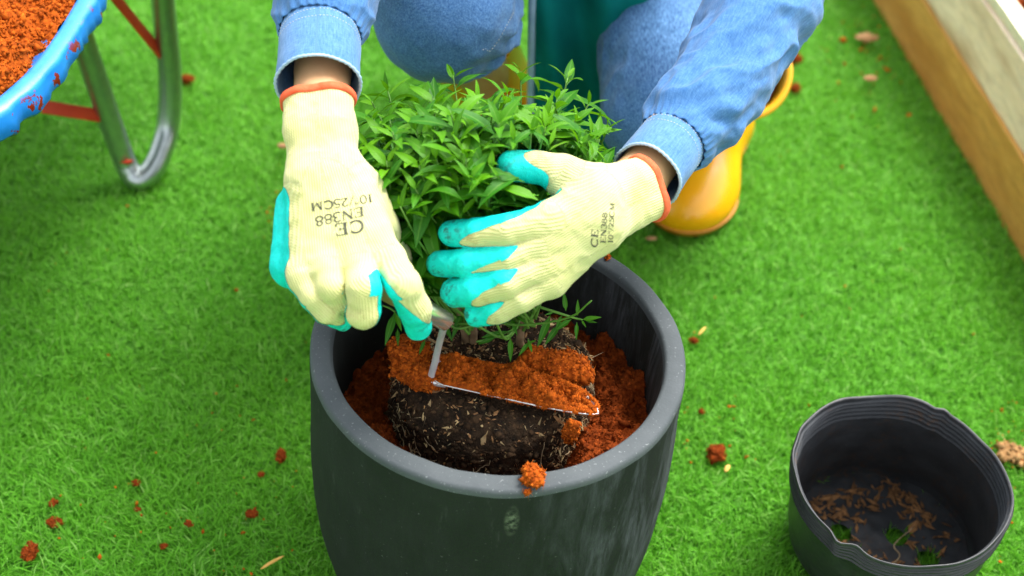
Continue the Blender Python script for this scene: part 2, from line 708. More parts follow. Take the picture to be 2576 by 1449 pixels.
def m_pot(name, rim=False):
    t = NT(name)
    v = t.coord()
    n = t.noise(v, 9, 6, 0.6)
    if rim:
        col = t.mix(t.ramp(n, [(0.35, 0.0), (0.7, 1.0)]), (0.064, 0.075, 0.080), (0.098, 0.110, 0.116))
        col = t.mix(t.ramp(t.noise(v, 330, 3), [(0.64, 0.0), (0.72, 0.5)]), col, (0.30, 0.32, 0.32))
    else:
        col = t.mix(t.ramp(n, [(0.35, 0.0), (0.7, 1.0)]), (0.012, 0.0155, 0.013), (0.020, 0.0235, 0.0215))
        # limey streaks that ran down the side, heaviest on the right
        st = t.noise(t.mapping(v, (26, 26, 5)), 1.0, 6, 0.72, 0.6)
        fine = t.noise(t.mapping(v, (190, 190, 22)), 1.0, 3, 0.7)
        sep = t.node('ShaderNodeSeparateXYZ')
        t.l.new(v, sep.inputs[0])
        right = t.ramp(t.math('ADD', sep.outputs[0], 0.5), [(0.53, 0.05), (0.66, 1.0)])
        m = t.math('MULTIPLY', t.ramp(st, [(0.42, 0.0), (0.64, 0.8)]), right)
        m = t.math('MULTIPLY', m, t.ramp(fine, [(0.3, 0.15), (0.65, 0.9)]))
        col = t.mix(m, col, (0.135, 0.145, 0.165))
        # one pale drip below the rim at the front
        mp = t.node('ShaderNodeMapping')
        t.l.new(v, mp.inputs[0])
        mp.inputs['Location'].default_value = (-0.027 * 120, 0.194 * 20, -0.318 * 42)
        mp.inputs['Scale'].default_value = (120, 20, 42)
        ln_ = t.node('ShaderNodeVectorMath', operation='LENGTH')
        t.l.new(mp.outputs[0], ln_.inputs[0])
        drip = t.math('MULTIPLY', t.ramp(ln_.outputs['Value'], [(0.35, 1.0), (1.0, 0.0)]), t.ramp(t.noise(v, 160, 4, 0.7), [(0.40, 0.0), (0.62, 0.8)]))
        col = t.mix(drip, col, (0.16, 0.19, 0.13))
        sc = t.ramp(t.noise(t.mapping(v, (40, 40, 9), (0, 0.5, 0)), 1.0, 5, 0.8), [(0.62, 0.0), (0.78, 0.35)])
        col = t.mix(sc, col, (0.10, 0.105, 0.10))
        col = t.mix(t.ramp(t.noise(v, 260, 2), [(0.70, 0.0), (0.76, 0.3)]), col, (0.2, 0.21, 0.2))
    t.put('Base Color', col)
    t.put('Roughness', 0.74)
    t.put('Specular IOR Level', 0.22)
    t.put('Normal', t.bump(t.math('ADD', t.noise(v, 300, 3), t.noise(v, 45, 4)), 0.22, 0.0012))
    return t.m


def m_wood(name, c1, c2, c3, along):
    t = NT(name)
    v = t.mapping(t.coord(), along)
    n = t.noise(v, 1.0, 6, 0.65, 1.2)
    f = t.noise(v, 4.5, 4, 0.7)
    col = t.mix(t.ramp(n, [(0.3, 0.0), (0.7, 1.0)]), c1, c2)
    col = t.mix(t.ramp(t.noise(v, 0.45, 3, 0.5), [(0.50, 0.0), (0.66, 1.0)]), col, c3)
    col = t.mix(t.math('MULTIPLY', t.ramp(f, [(0.35, 1.0), (0.6, 0.0)]), 0.35), col, tuple(x * 0.5 for x in c1))
    t.put('Base Color', col)
    t.put('Roughness', 0.75)
    t.put('Normal', t.bump(t.math('ADD', n, f), 0.4, 0.003))
    return t.m


def m_metal(name, col, rough=0.25, scratch=0.25):
    t = NT(name)
    v = t.coord()
    n = t.noise(v, 70, 5, 0.7)
    t.put('Base Color', t.mix(t.ramp(n, [(0.4, 0.0), (0.75, scratch)]), col, tuple(x * 0.55 for x in col)))
    t.put('Metallic', 1.0)
    t.put('Roughness', t.math('ADD', t.math('MULTIPLY', n, 0.25), rough - 0.1))
    t.put('Normal', t.bump(n, 0.08, 0.0005))
    return t.m


def m_tray():
    t = NT('blue_tray_paint')
    v = t.coord()
    n = t.noise(v, 30, 5)
    col = t.mix(t.ramp(n, [(0.35, 0.0), (0.7, 1.0)]), (0.010, 0.20, 0.68), (0.020, 0.28, 0.82))
    chip = t.ramp(t.noise(v, 34, 4, 0.65), [(0.600, 0.0), (0.604, 1.0)])
    chip = t.math('MULTIPLY', chip, t.attr('lip'))
    col = t.mix(chip, col, (0.30, 0.022, 0.006))
    dust = t.ramp(t.noise(v, 520, 3), [(0.68, 0.0), (0.74, 0.35)])
    col = t.mix(dust, col, (0.50, 0.42, 0.30))
    t.put('Base Color', col)
    t.put('Roughness', 0.38)
    t.put('Coat Weight', 0.15)
    t.put('Coat Roughness', 0.25)
    t.put('Normal', t.bump(t.noise(v, 60, 4), 0.25, 0.002))
    return t.m


def m_bag(name, inner=False):
    t = NT(name)
    v = t.coord()
    n = t.noise(v, 24, 5, 0.6)
    k_ = 1.8 if inner else 1.0
    col = t.mix(t.ramp(n, [(0.35, 0.0), (0.7, 1.0)]), (0.016 * k_, 0.018 * k_, 0.020 * k_), (0.030 * k_, 0.033 * k_, 0.036 * k_))
    d1 = t.ramp(t.noise(v, 130, 5, 0.75), [(0.50, 0.0), (0.64, 0.9)])
    d2 = t.ramp(t.noise(v, 14, 3), [(0.46, 0.0), (0.66, 1.0)])
    if inner:
        col = t.mix(t.math('MULTIPLY', d1, d2), col, (0.10, 0.050, 0.022))
        col = t.mix(t.ramp(t.noise(v, 210, 3), [(0.60, 0.0), (0.70, 0.5)]), col, (0.075, 0.075, 0.075))
    else:
        col = t.mix(t.math('MULTIPLY', d1, 0.25), col, (0.10, 0.09, 0.08))
    t.put('Base Color', col)
    t.put('Roughness', t.math('ADD', t.math('MULTIPLY', n, 0.3), 0.32 if not inner else 0.5))
    t.put('Specular IOR Level', 0.5)
    t.put('Normal', t.bump(t.math('ADD', n, t.noise(v, 110, 4)), 0.25, 0.0016))
    return t.m


def m_rubber(name, c1, c2, rough):
    t = NT(name)
    v = t.coord()
    n = t.noise(v, 14, 4)
    col = t.mix(t.ramp(n, [(0.35, 0.0), (0.7, 1.0)]), c1, c2)
    scuff = t.ramp(t.noise(t.mapping(v, (30, 120, 60)), 1.0, 5, 0.8), [(0.62, 0.0), (0.74, 0.4)])
    col = t.mix(scuff, col, tuple(x * 0.6 for x in c1))
    t.put('Base Color', col)
    t.put('Roughness', rough)
    t.put('Coat Weight', 0.3)
    t.put('Coat Roughness', 0.2)
    t.put('Normal', t.bump(t.noise(v, 40, 3), 0.06, 0.002))
    return t.m


def m_skin():
    t = NT('skin')
    v = t.coord()
    col = t.mix(t.ramp(t.noise(v, 30, 4), [(0.35, 0.0), (0.7, 1.0)]), (0.54, 0.29, 0.135), (0.61, 0.36, 0.18))
    t.put('Base Color', col)
    t.put('Roughness', 0.5)
    t.put('Subsurface Weight', 0.15)
    t.put('Subsurface Radius', (0.01, 0.004, 0.002))
    t.put('Subsurface Scale', 0.3)
    t.put('Normal', t.bump(t.noise(v, 350, 3), 0.2, 0.0006))
    return t.m


COIR1, COIR2 = (0.21, 0.033, 0.003), (0.53, 0.110, 0.009)
MT = {
    'ground': m_simple('turf_backing', (0.050, 0.190, 0.008), (0.090, 0.290, 0.016), 60, 0.9, 0.5, 300, 0.004),
    'turf': m_turf(),
    'leaf': m_leaf('leaf_single', attr=None),
    'foliage': m_leaf('leaf_mass', attr='tint'),
    'stem_green': m_simple('green_stem', (0.06, 0.17, 0.015), (0.12, 0.28, 0.03), 60, 0.6),
    'stem_brown': m_simple('woody_stem', (0.16, 0.10, 0.045), (0.30, 0.20, 0.10), 70, 0.85, 0.6, 220),
    'pot': m_pot('pot_wall'),
    'rim': m_pot('pot_rim', True),
    'coir': m_simple('coir', COIR1, COIR2, 90, 0.95, 0.9, 420, 0.003, 0.1, detail=6),
    'coir_bits': m_simple('coir_bits', COIR1, COIR2, 200, 0.95, 0.3, 700, 0.001, 0.1, attr='tint'),
    'coir_wet': m_simple('damp_coir', (0.15, 0.026, 0.004), (0.27, 0.050, 0.007), 90, 0.95, 0.9, 420, 0.003, 0.1, detail=6),
    'coir_wet_bits': m_simple('damp_coir_bits', (0.15, 0.026, 0.004), (0.29, 0.055, 0.008), 200, 0.95, 0.3, 700, 0.001, 0.1, attr='tint'),
    'soil': m_simple('black_soil', (0.012, 0.0080, 0.005), (0.050, 0.029, 0.015), 80, 0.95, 1.0, 330, 0.004, 0.15, detail=6),
    'soil_bits': m_simple('soil_bits', (0.010, 0.007, 0.005), (0.070, 0.039, 0.019), 200, 0.95, 0.3, 700, 0.001, 0.15, attr='tint'),
    'husk': m_simple('rice_husk', (0.30, 0.17, 0.065), (0.56, 0.38, 0.18), 150, 0.8, 0.3, 500, 0.001, attr='tint'),
    'husk_dark': m_simple('dark_husk', (0.16, 0.070, 0.022), (0.38, 0.19, 0.07), 150, 0.85, 0.3, 500, 0.001, attr='tint'),
    'root': m_simple('root', (0.24, 0.165, 0.085), (0.42, 0.32, 0.19), 120, 0.8, 0.3),
    'chrome': m_simple('chromed_steel', (0.90, 0.90, 0.88), (0.96, 0.96, 0.94), 60, 0.22, 0.1, 300, 0.0004, 0.6, 0.85),
    'steel': m_simple('worn_steel', (0.62, 0.63, 0.62), (0.78, 0.78, 0.76), 60, 0.26, 0.2, 300, 0.0005, 0.5, 0.55),
    'galv': m_metal('galvanised_tube', (0.50, 0.55, 0.55), 0.34, 0.5),
    'handle': m_simple('wood_handle', (0.36, 0.19, 0.075), (0.46, 0.27, 0.12), 60, 0.5, 0.2),
    'red': m_simple('red_paint', (0.58, 0.036, 0.006), (0.68, 0.055, 0.010), 30, 0.45, 0.2),
    'tray': m_tray(),
    'black_rubber': m_simple('black_rubber', (0.012, 0.012, 0.012), (0.025, 0.025, 0.025), 40, 0.7, 0.3),
    'plank_brown': m_wood('brown_plank', (0.55, 0.275, 0.042), (0.66, 0.360, 0.072), (0.47, 0.205, 0.024), (28, 3.0, 28)),
    'plank_grey': m_wood('weathered_plank', (0.86, 0.68, 0.46), (0.93, 0.79, 0.60), (0.46, 0.26, 0.11), (24, 2.6, 24)),
    'plank_top': m_wood('bare_plank', (0.74, 0.68, 0.46), (0.86, 0.82, 0.62), (0.70, 0.62, 0.38), (24, 2.6, 24)),
    'bag': m_bag('black_film'),
    'bag_in': m_bag('black_film_inside', True),
    'boot': m_rubber('yellow_rubber', (0.93, 0.40, 0.003), (0.96, 0.48, 0.005), 0.28),
    'boot_sole': m_rubber('boot_sole', (0.55, 0.20, 0.006), (0.62, 0.26, 0.010), 0.5),
    'boot_lining': m_simple('boot_lining', (0.22, 0.05, 0.012), (0.30, 0.08, 0.02), 60, 0.9, 0.3),
    'jeans': m_denim('jeans_denim', (0.020, 0.085, 0.25), (0.15, 0.32, 0.56), (0.008, 0.036, 0.12), False, 0.18),
    'shirt': m_denim('shirt_denim', (0.034, 0.130, 0.34), (0.115, 0.275, 0.53), (0.014, 0.062, 0.185), True, 0.22),
    'cuff': m_denim('cuff_denim', (0.044, 0.150, 0.36), (0.155, 0.325, 0.57), (0.018, 0.074, 0.205), True, 0.30),
    'stitch': m_simple('thread', (0.40, 0.42, 0.42), (0.58, 0.56, 0.50), 90, 0.9, 0.2),
    'apron': m_simple('teal_cloth', (0.000, 0.150, 0.138), (0.002, 0.200, 0.185), 14, 0.9, 0.4, 500, 0.0006, 0.15),
    'trim': m_simple('pale_blue_trim', (0.30, 0.45, 0.62), (0.42, 0.56, 0.74), 40, 0.9, 0.3),
    'knit': m_knit(),
    'latex': m_latex(),
    'band': m_simple('orange_elastic', (0.78, 0.110, 0.040), (0.86, 0.155, 0.065), 120, 0.85, 0.8, 600, 0.0008, 0.2),
    'ink': m_simple('black_ink', (0.035, 0.040, 0.030), (0.11, 0.11, 0.07), 220, 0.9, 0.2),
    'skin': m_skin(),
    'hair': m_simple('dark_hair', (0.010, 0.008, 0.006), (0.022, 0.016, 0.012), 90, 0.5, 0.6, 300),
    'tan': m_simple('dry_tan', (0.30, 0.15, 0.055), (0.42, 0.24, 0.10), 120, 0.85, 0.4),
    'tan_bits': m_simple('tan_bits', (0.30, 0.15, 0.055), (0.44, 0.26, 0.11), 200, 0.95, 0.3, 700, 0.001, 0.1, attr='tint'),
    'straw': m_simple('straw', (0.62, 0.34, 0.06), (0.78, 0.50, 0.12), 120, 0.8, 0.3),
}


# ------------------------------------------------------------------ ground and turf
gv = np.array([[-60, -60, 0], [60, -60, 0], [60, 60, 0], [-60, 60, 0]], float)
ground = mesh('ground', gv, [(0, 1, 2, 3)], MT['ground'], smooth=False)
tag(ground, 'green artificial lawn stretching under everything in view', 'lawn', kind='structure')


def build_turf(n=400000):
    g = np.random.default_rng(5)
    # the mown patch round the pot; denser where the camera is close
    y = -0.55 + 2.75 * g.random(n) ** 1.25
    x = g.uniform(-1, 1, n) * (0.95 + 0.28 * np.maximum(y, 0))
    base = np.stack([x, y, np.zeros(n)], -1)
    keep = (x ** 2 + y ** 2) >0.168 ** 2
    in_bag = np.hypot(x - BAGB[0], y - BAGB[1]) < 0.118
    for q in holes:
        in_bag &= np.hypot(x - q[0], y - q[1]) > 0.0145
    keep &= ~in_bag
    base = base[keep]
    n = len(base)
    cl = fbm(base, 14, 2)
    az = cl * 3.0 + 1.3 + g.normal(0, 1.5, n)
    az = np.where(g.random(n) < 0.25, g.uniform(0, 2 * np.pi, n), az)
    lean = np.clip(g.normal(1.18, 0.30, n), 0.2, 1.5)
    L = g.uniform(0.013, 0.029, n) * (1 + 0.25 * fbm(base, 5, 2))
    hole = np.hypot(base[:, 0] - BAGB[0], base[:, 1] - BAGB[1]) < 0.118
    L = np.where(hole, L * 0.8, L)
    lean = np.where(hole, lean * 0.45, lean)
    w = g.uniform(0.0006, 0.00110, n)
    curl = g.normal(0.35, 0.5, n)
    side_c = g.normal(0, 0.5, n)
    d = np.stack([np.cos(az), np.sin(az), np.zeros(n)], -1)
    s = np.stack([-np.sin(az), np.cos(az), np.zeros(n)], -1)
    up = np.array([0, 0, 1.0])
    roll = g.normal(0, 0.6, n)[:, None]
    V = []
    pos = base.copy()
    k = 4
    for i in range(k):
        t = i / (k - 1)
        ang = np.clip(lean - 0.45 + curl * t + 0.5 * t, 0, 1.62)[:, None]
        a2 = (side_c * t)[:, None]
        dd = d * np.cos(a2) + s * np.sin(a2)
        ss = s * np.cos(a2) - d * np.sin(a2)
        tang = dd * np.sin(ang) + up * np.cos(ang)
        nn = np.cross(tang, ss)
        wd = ss * np.cos(roll) + nn * np.sin(roll)
        if i < k - 1:
            ww = (w * (1 - 0.35 * t))[:, None]
            V += [pos - wd * ww, pos + wd * ww]
            pos = pos + tang * (L / (k - 1))[:, None]
            pos[:, 2] = np.maximum(pos[:, 2], 0.0015 + 0.004 * t)
        else:
            V.append(pos)
    V = np.stack(V, 1)                                   # n, 7, 3
    o = (np.arange(n) * 7)[:, None, None]
    T = np.array([[0, 1, 3], [0, 3, 2], [2, 3, 5], [2, 5, 4], [4, 5, 6]])[None] + o
    tint = np.clip(0.47 + 0.23 * g.normal(size=n) + 0.10 * cl, 0, 0.9)
    tint = np.where(g.random(n) < 0.05, g.uniform(0.9, 1.0, n), tint)
    ob = mesh('turf', V.reshape(-1, 3), T.reshape(-1, 3), MT['turf'], attr={'tint': np.repeat(tint, 7)}, smooth=True)
    tag(ob, 'short bright green artificial grass covering the ground', 'grass', kind='stuff')


BAG_C = PZ(2266, 1200, 0.215)
BAGB = PZ(2210, 1372, 0.0)
holes = [PZ(2112, 1350, 0.004), PZ(2252, 1358, 0.004), PZ(2138, 1408, 0.004), PZ(2330, 1416, 0.004)]
build_turf()


# ------------------------------------------------------------------ the dark planter
POT_SEG = 128
pot = thing('planter_pot', (0, 0, 0), 'large dark grey round cement planter with a thick pale rim', 'planter')
RO, RI = 0.195, 0.1715
prof_out = [(0.0, 0.002), (0.152, 0.002), (0.162, 0.006), (0.177, 0.035), (0.188, 0.075), (0.1945, 0.125), (0.1972, 0.185), (0.1972, 0.245), (0.1960, 0.305), (RO, RIM_Z - 0.009)]
prof_rim = [(RO, RIM_Z - 0.009), (0.1946, RIM_Z - 0.0045), (0.1928, RIM_Z - 0.0012), (0.1905, RIM_Z), (0.1762, RIM_Z + 0.0006), (0.1736, RIM_Z - 0.0006), (RI + 0.0008, RIM_Z - 0.004), (RI, RIM_Z - 0.009)]
prof_in = [(RI, RIM_Z - 0.009), (0.1688, 0.30), (0.166, 0.22), (0.157, 0.14), (0.140, 0.07), (0.120, 0.035), (0.0, 0.03)]


def smooth_prof(p, n):
    p = np.asarray(p, float)
    return catmull(p, n)


def pot_noise(V, amp):
    V = np.asarray(V)
    return V + np.stack([fbm(V, 12, 3), fbm(V + 9, 12, 3), fbm(V + 5, 20, 2)], -1) * amp


for nm, pr, mt_, lab in (('wall', smooth_prof(prof_out, 44), 'pot', None), ('rim', np.array(prof_rim), 'rim', 'pale flat rim with pitted edges'), ('inner_wall', smooth_prof(prof_in, 24), 'pot', None)):
    V, F = lathe(pr, POT_SEG)
    o = mesh(nm, pot_noise(V, 0.0011), F, MT[mt_], pot)
    if lab:
        o['label'] = lab
# a pale drip mark on the wall front
g_ = np.random.default_rng(3)


# ------------------------------------------------------------------ coir, soil: lumpy sheets with loose bits on them
def tri(F):
    T = []
    for f in F:
        for k in range(1, len(f) - 1):
            T.append((f[0], f[k], f[k + 1]))
    return np.asarray(T)


def lumpy(name, V, F, n, size, m, g, origin=None, parent=None, kind='stuff', fibres=0, lift=0.3, asp=(1.5, 1, 0.8), up_only=None):
    pts, nr = sample(V, F, n, g)
    if up_only is not None:
        k = up_only(pts, nr)
        pts, nr = pts[k], nr[k]
    sz = size * g.lognormal(0, 0.42, len(pts))
    bv, bf, bt = bits(pts + nr * (sz * lift)[:, None], sz, asp, g)
    T = tri(F)
    parts_v, parts_f, parts_t = [np.asarray(V), bv], [T, bf + len(V)], [np.full(len(V), 0.45), bt]
    if fibres:
        p2, n2 = sample(V, F, fibres, g)
        fv, ff, ft = bits(p2 + n2 * size * 1.2, size * 2.8, (1.8, 0.11, 0.11), g, lying_rot(n2, g, 0.6))
        k = len(V) + len(bv)
        parts_v.append(fv); parts_f.append(ff + k); parts_t.append(np.clip(ft * 0.3 + 0.8, 0, 1))
    return mesh(name, np.vstack(parts_v), np.vstack(parts_f), m, parent, origin, True, attr={'tint': np.concatenate(parts_t)}, kind=kind)


def polar_sheet(r0, r1, nr, na, zf):
    r = np.linspace(r0, r1, nr)
    a = np.linspace(0, 2 * np.pi, na, endpoint=False)
    X, Y = r[:, None] * np.cos(a), r[:, None] * np.sin(a)
    V = np.stack([X, Y, np.zeros_like(X)], -1).reshape(-1, 3)
    V[:, 2] = zf(V[:, 0], V[:, 1])
    return V, grid_faces(nr, na, True)


BALL_C, BALL_R, BALL_TOP = np.array([-0.004, 0.002]), 0.106, 0.330


def fill_z(x, y):
    p = np.stack([x, y, np.zeros_like(x)], -1)
    ridge = np.abs(fbm(p + 3.1, 22, 3))
    z = 0.236 + 0.020 * fbm(p, 14, 3) + 0.030 * ridge + 0.009 * fbm(p, 75, 3) + 0.004 * fbm(p, 170, 2)
    z += 0.018 * np.clip(x / 0.16, 0, 1) + 0.012 * np.clip(-y / 0.16, 0, 1)
    z -= 0.02 * np.exp(-((x + 0.12) ** 2 + (y - 0.09) ** 2) / 0.004)
    return z


V, F = polar_sheet(0.06, 0.1665, 60, 260, fill_z)
fill = lumpy('coir_fill', V, F, 16000, 0.0016, MT['coir_wet_bits'], np.random.default_rng(21), fibres=700, up_only=lambda p, n: p[:, 2] > 0.2)
tag(fill, 'damp red brown coir packed inside the planter around the root ball', 'coir', kind='stuff')


# ------------------------------------------------------------------ plank side of a raised bed
A = PZ(2186, -10, 0.0)
B = PZ(2580, 672, 0.0)
dirn = unit(B - A)
A = A - dirn * 0.55
B = B + dirn * 0.75
out = unit(np.array([-(B - A)[1], (B - A)[0], 0]))
if out[0] > 0:
    out = -out
inn = -out
LEN = np.linalg.norm(B - A)
bed = thing('raised_bed', (A + B) / 2, 'wooden plank raised bed along the right edge of the lawn', 'raised bed')


def plank(name, z0, z1, off, th, m, seed, n=90, k=7, amp=0.004):
    """a sawn board along the bed: slightly wandering edges"""
    t = np.linspace(0, LEN, n)
    C = A[None] + dirn[None] * t[:, None]
    g = np.random.default_rng(seed)
    ph = g.random(8) * 6
    wob = lambda q: sum(np.sin(t * f + ph[i] + q) * a for i, (f, a) in enumerate(((9, .4), (23, .3), (57, .2), (101, .12))))
    V = []
    pr = [(0, 0), (0, .5), (0, 1), (.12, 1.02), (.5, 1.02), (1, 1), (1, 0)]
    for a_, b_ in pr:
        z = z0 + (z1 - z0) * b_ + (amp * wob(1.0) * (0.7 if b_ > .9 else (1.0 if b_ < .1 else 0)))
        x = off + th * a_ + amp * 0.5 * wob(2 + b_)
        V.append(C + inn[None] * x[:, None] + np.array([0, 0, 1.0]) * np.maximum(z, 0.003)[:, None])
    V = np.stack(V, 1).reshape(-1, 3)
    m_ = len(pr)
    F = [tuple(f) for f in grid_faces(n, m_, True)[:, ::-1]]
    F += [tuple(range(m_)), tuple(reversed(range((n - 1) * m_, n * m_)))]
    return mesh(name, V, F, m, bed, smooth=False)


p1 = plank('plank', 0.0, 0.121, 0.0, 0.045, MT['plank_brown'], 1)
p1['label'] = 'brown stained lower plank with a ragged bottom edge'
p2 = plank('plank', 0.127, 0.236, 0.004, 0.043, MT['plank_grey'], 2, amp=0.0022)
p2['label'] = 'weathered grey upper plank with dark stains'
p3 = plank('cap_board', 0.241, 0.258, 0.009, 0.032, MT['plank_top'], 3, amp=0.0016)
p3['label'] = 'bright sawn top edge of the bed'


def bed_soil():
    n, k = 90, 50
    t = np.linspace(0.0, LEN, n)
    s = np.linspace(0.044, 0.70, k)
    V = A + dirn * t[:, None, None] + inn * s[None, :, None] + 0
    V = V.reshape(-1, 3)
    V[:, 2] = 0.243 + 0.012 * fbm(V, 18, 3) + 0.006 * fbm(V, 60, 2)
    o = lumpy('bed_soil', V, grid_faces(n, k)[:, ::-1], 4500, 0.006, MT['coir_wet_bits'], np.random.default_rng(8), fibres=300)
    tag(o, 'red brown coir soil filling the raised bed in the corner', 'soil', kind='stuff')


bed_soil()


# ------------------------------------------------------------------ wheelbarrow
TRAY_Z = 0.50
_out = [PZ(u, v, TRAY_Z) for u, v in ((-90, 342), (0, 291), (66, 240), (133, 174), (194, 88), (248, -4), (290, -78))]
d0_, d1_ = unit(_out[0] - _out[1]), unit(_out[-1] - _out[-2])
_far = [_out[-1] + d1_ * s for s in (0.12, 0.26, 0.40)]
_near = [_out[0] + d0_ * s for s in (0.62, 0.42, 0.22)]
c1_, c2_ = _far[-1], _near[0]
inward = unit(np.array([-1.0, 0.75, 0]))
_back = [c1_ + d1_ * 0.10 + inward * 0.08, c1_ + d1_ * 0.13 + inward * 0.22, (c1_ + c2_) / 2 + inward * 0.36 + d1_ * 0.10, c2_ + inward * 0.22 + d0_ * 0.10, c2_ + inward * 0.08 + d0_ * 0.08]
loop = np.array(_out + _far + _back + _near)
NL = 420
ring = catmull(np.vstack([loop, loop[:1], loop[1:2]]), NL + 1 + 16)[:NL + 1]
# even spacing along the loop
ring = catmull(np.vstack([loop, loop[:1]]), 800)
seglen = np.r_[0, np.cumsum(np.linalg.norm(np.diff(ring, axis=0), axis=1))]
ring = np.stack([np.interp(np.linspace(0, seglen[-1], NL, endpoint=False), seglen, ring[:, i]) for i in range(3)], -1)
cen = ring.mean(0)
tg = np.roll(ring, -1, 0) - np.roll(ring, 1, 0)
nrm_in = np.stack([-tg[:, 1], tg[:, 0], 0 * tg[:, 0]], -1)
nrm_in /= np.linalg.norm(nrm_in, axis=1, keepdims=True)
if ((cen - ring) * nrm_in).sum(1).mean() < 0:
    nrm_in = -nrm_in
for _ in range(30):
    nrm_in = (np.roll(nrm_in, 1, 0) + np.roll(nrm_in, -1, 0) + nrm_in * 2) / 4
nrm_in /= np.linalg.norm(nrm_in, axis=1, keepdims=True)
barrow = thing('wheelbarrow', (cen[0], cen[1], 0), 'blue wheelbarrow with battered rim and galvanised tube legs at the left', 'wheelbarrow')
tt = np.linspace(0, 2 * np.pi, NL, endpoint=False)
wig = fbm(ring, 30, 2)
wig2 = fbm(ring + 4, 55, 2)
wig3 = fbm(ring + 8, 120, 2)
prof = [(0.004, -0.030, 1.0, 1), (-0.001, -0.024, 1.0, 1), (0.000, -0.012, 0.6, 1), (0.001, -0.004, 0.4, .8), (0.002, -0.001, 0.3, .3), (0.005, 0.001, 0.2, .1), (0.010, 0.003, 0.0, 0), (0.017, 0.003, 0, 0), (0.022, 0.001, 0, 0), (0.026, -0.006, 0, 0), (0.095, -0.035, 0, 0), (0.155, -0.075, 0, 0), (0.205, -0.115, 0, 0), (0.25, -0.13, 0, 0)]
V, lip = [], []
for off, dz, wob, lp in prof:
    V.append(ring + nrm_in * (off + wob * 0.004 * wig + wob * 0.004 * wig2 + wob * 0.0025 * wig3)[:, None] + np.array([0, 0, dz])[None] + np.array([0, 0, 1.0]) * (wob * 0.004 * wig2)[:, None])
    lip.append(np.full(NL, lp))
V = np.stack(V, 0).reshape(-1, 3)
F = grid_faces(len(prof), NL, True)
F = [tuple(f) for f in F] + [tuple(range((len(prof) - 1) * NL, len(prof) * NL))]
tray = mesh('tray', V, F, MT['tray'], barrow, attr={'lip': np.concatenate(lip)})
sol = tray.modifiers.new('sheet', 'SOLIDIFY')
sol.thickness = 0.002
sol.offset = -1


def leg_tube(pts, r):
    return tube(pts, r, 16, 60)


dl, dr = 2.06, 2.22
foot = PZ(352, 462, 0.016)
df = float((foot - CAM) @ FWD)
legp = [P(168, -60, df - .26), P(196, 60, df - .20), P(225, 150, df - .15), P(268, 278, df - .08), P(308, 390, df - .02), P(326, 430, df - .005), P(350, 451, df), P(382, 428, df + .004), P(408, 374, df + .006), P(424, 305, df), P(428, 200, df - .04), P(417, 80, df - .10), P(408, -20, df - .15), P(404, -110, df - .20)]
V, F = tube(legp, 0.0172, 16, 110)
leg = mesh('leg', V, F, MT['galv'], barrow)
leg['label'] = 'bent galvanised tube leg shaped like a U'
V, F = box((P(106, 268, df - .16) + P(250, 291, df - .085)) / 2, P(250, 291, df - .085) - P(106, 268, df - .16), UPV, np.linalg.norm(P(250, 291, df - .085) - P(106, 268, df - .16)), 0.019, 0.004, 0.001)
mesh('brace', V, F, MT['red'], barrow)
V, F = box((P(262, -40, df - .24) + P(402, 132, df - .085)) / 2, P(402, 132, df - .085) - P(262, -40, df - .24), UPV, np.linalg.norm(P(402, 132, df - .085) - P(262, -40, df - .24)), 0.019, 0.004, 0.001)
mesh('brace', V, F, MT['red'], barrow)
pts, _ = P(322, 407, 2.185), 0
V, F = bits(np.array([P(322, 406, df - .035)]), 0.008, (1.2, .55, .4), np.random.default_rng(1))[:2]
mesh('paint_splash', V, F, MT['red'], barrow)
# handles run off beyond the frame, the second leg and the wheel stand behind the tray
top = P(404, -110, df - .20)
for s in (0, 1):
    sh = inward * 0.46 * s
    V, F = tube([cen + np.array([-0.25, -0.10, -0.22]) + sh * 0.4, P(168, -60, df - .26) + sh, top + sh, top + sh + d1_ * 0.25 + np.array([0, 0, 0.08]), top + sh + d1_ * 0.55 + np.array([0, 0, 0.10])], 0.0140, 12, 50)
    mesh('handle', V, F, MT['galv'], barrow)
lp2 = np.array(legp) + inward * 0.46
V, F = tube(lp2, 0.0140, 12, 70)
mesh('leg', V, F, MT['galv'], barrow)
wc = cen + np.array([-0.62, -0.16, 0])
wc[2] = 0.17
V, F = lathe([(0.10, -0.03), (0.14, -0.042), (0.168, -0.03), (0.172, 0), (0.168, 0.03), (0.14, 0.042), (0.10, 0.03), (0.10, -0.03)], 40)
axis = unit(np.cross(unit(np.array([d1_[0], d1_[1], 0])), [0, 0, 1.0]))
fx = unit(np.array([d1_[0], d1_[1], 0]))
V = wc + V[:, :1] * fx + V[:, 1:2] * np.array([0, 0, 1.0]) + V[:, 2:] * axis
mesh('tyre', V, F, MT['black_rubber'], barrow)

# the coir it carries: one heaped mass
kx = 46
rings = []
for i, s in enumerate(np.linspace(0.0, 1.0, kx)):
    q = ring + nrm_in * 0.024
    q = q * (1 - s) + cen * s
    q[:, 2] = TRAY_Z - 0.010 + 0.050 * (1 - (1 - s) ** 2) + 0
    rings.append(q)
V = np.stack(rings, 0).reshape(-1, 3)
V[:, 2] += 0.014 * fbm(V, 24, 3) + 0.011 * np.abs(fbm(V, 55, 2)) + 0.004 * fbm(V, 140, 2)
F = grid_faces(kx, NL, True)
heap = lumpy('coir_heap', V, F, 46000, 0.0016, MT['coir_bits'], np.random.default_rng(31), fibres=4000)
tag(heap, 'red brown coir heaped in the blue wheelbarrow tray', 'coir', kind='stuff')


# ------------------------------------------------------------------ black nursery bag lying open on the lawn
bag = thing('nursery_bag', (BAGB[0], BAGB[1], 0), 'empty black plastic nursery grow bag with a crumpled rim on the grass', 'grow bag')
na = 160
ang = np.linspace(0, 2 * np.pi, na, endpoint=False)


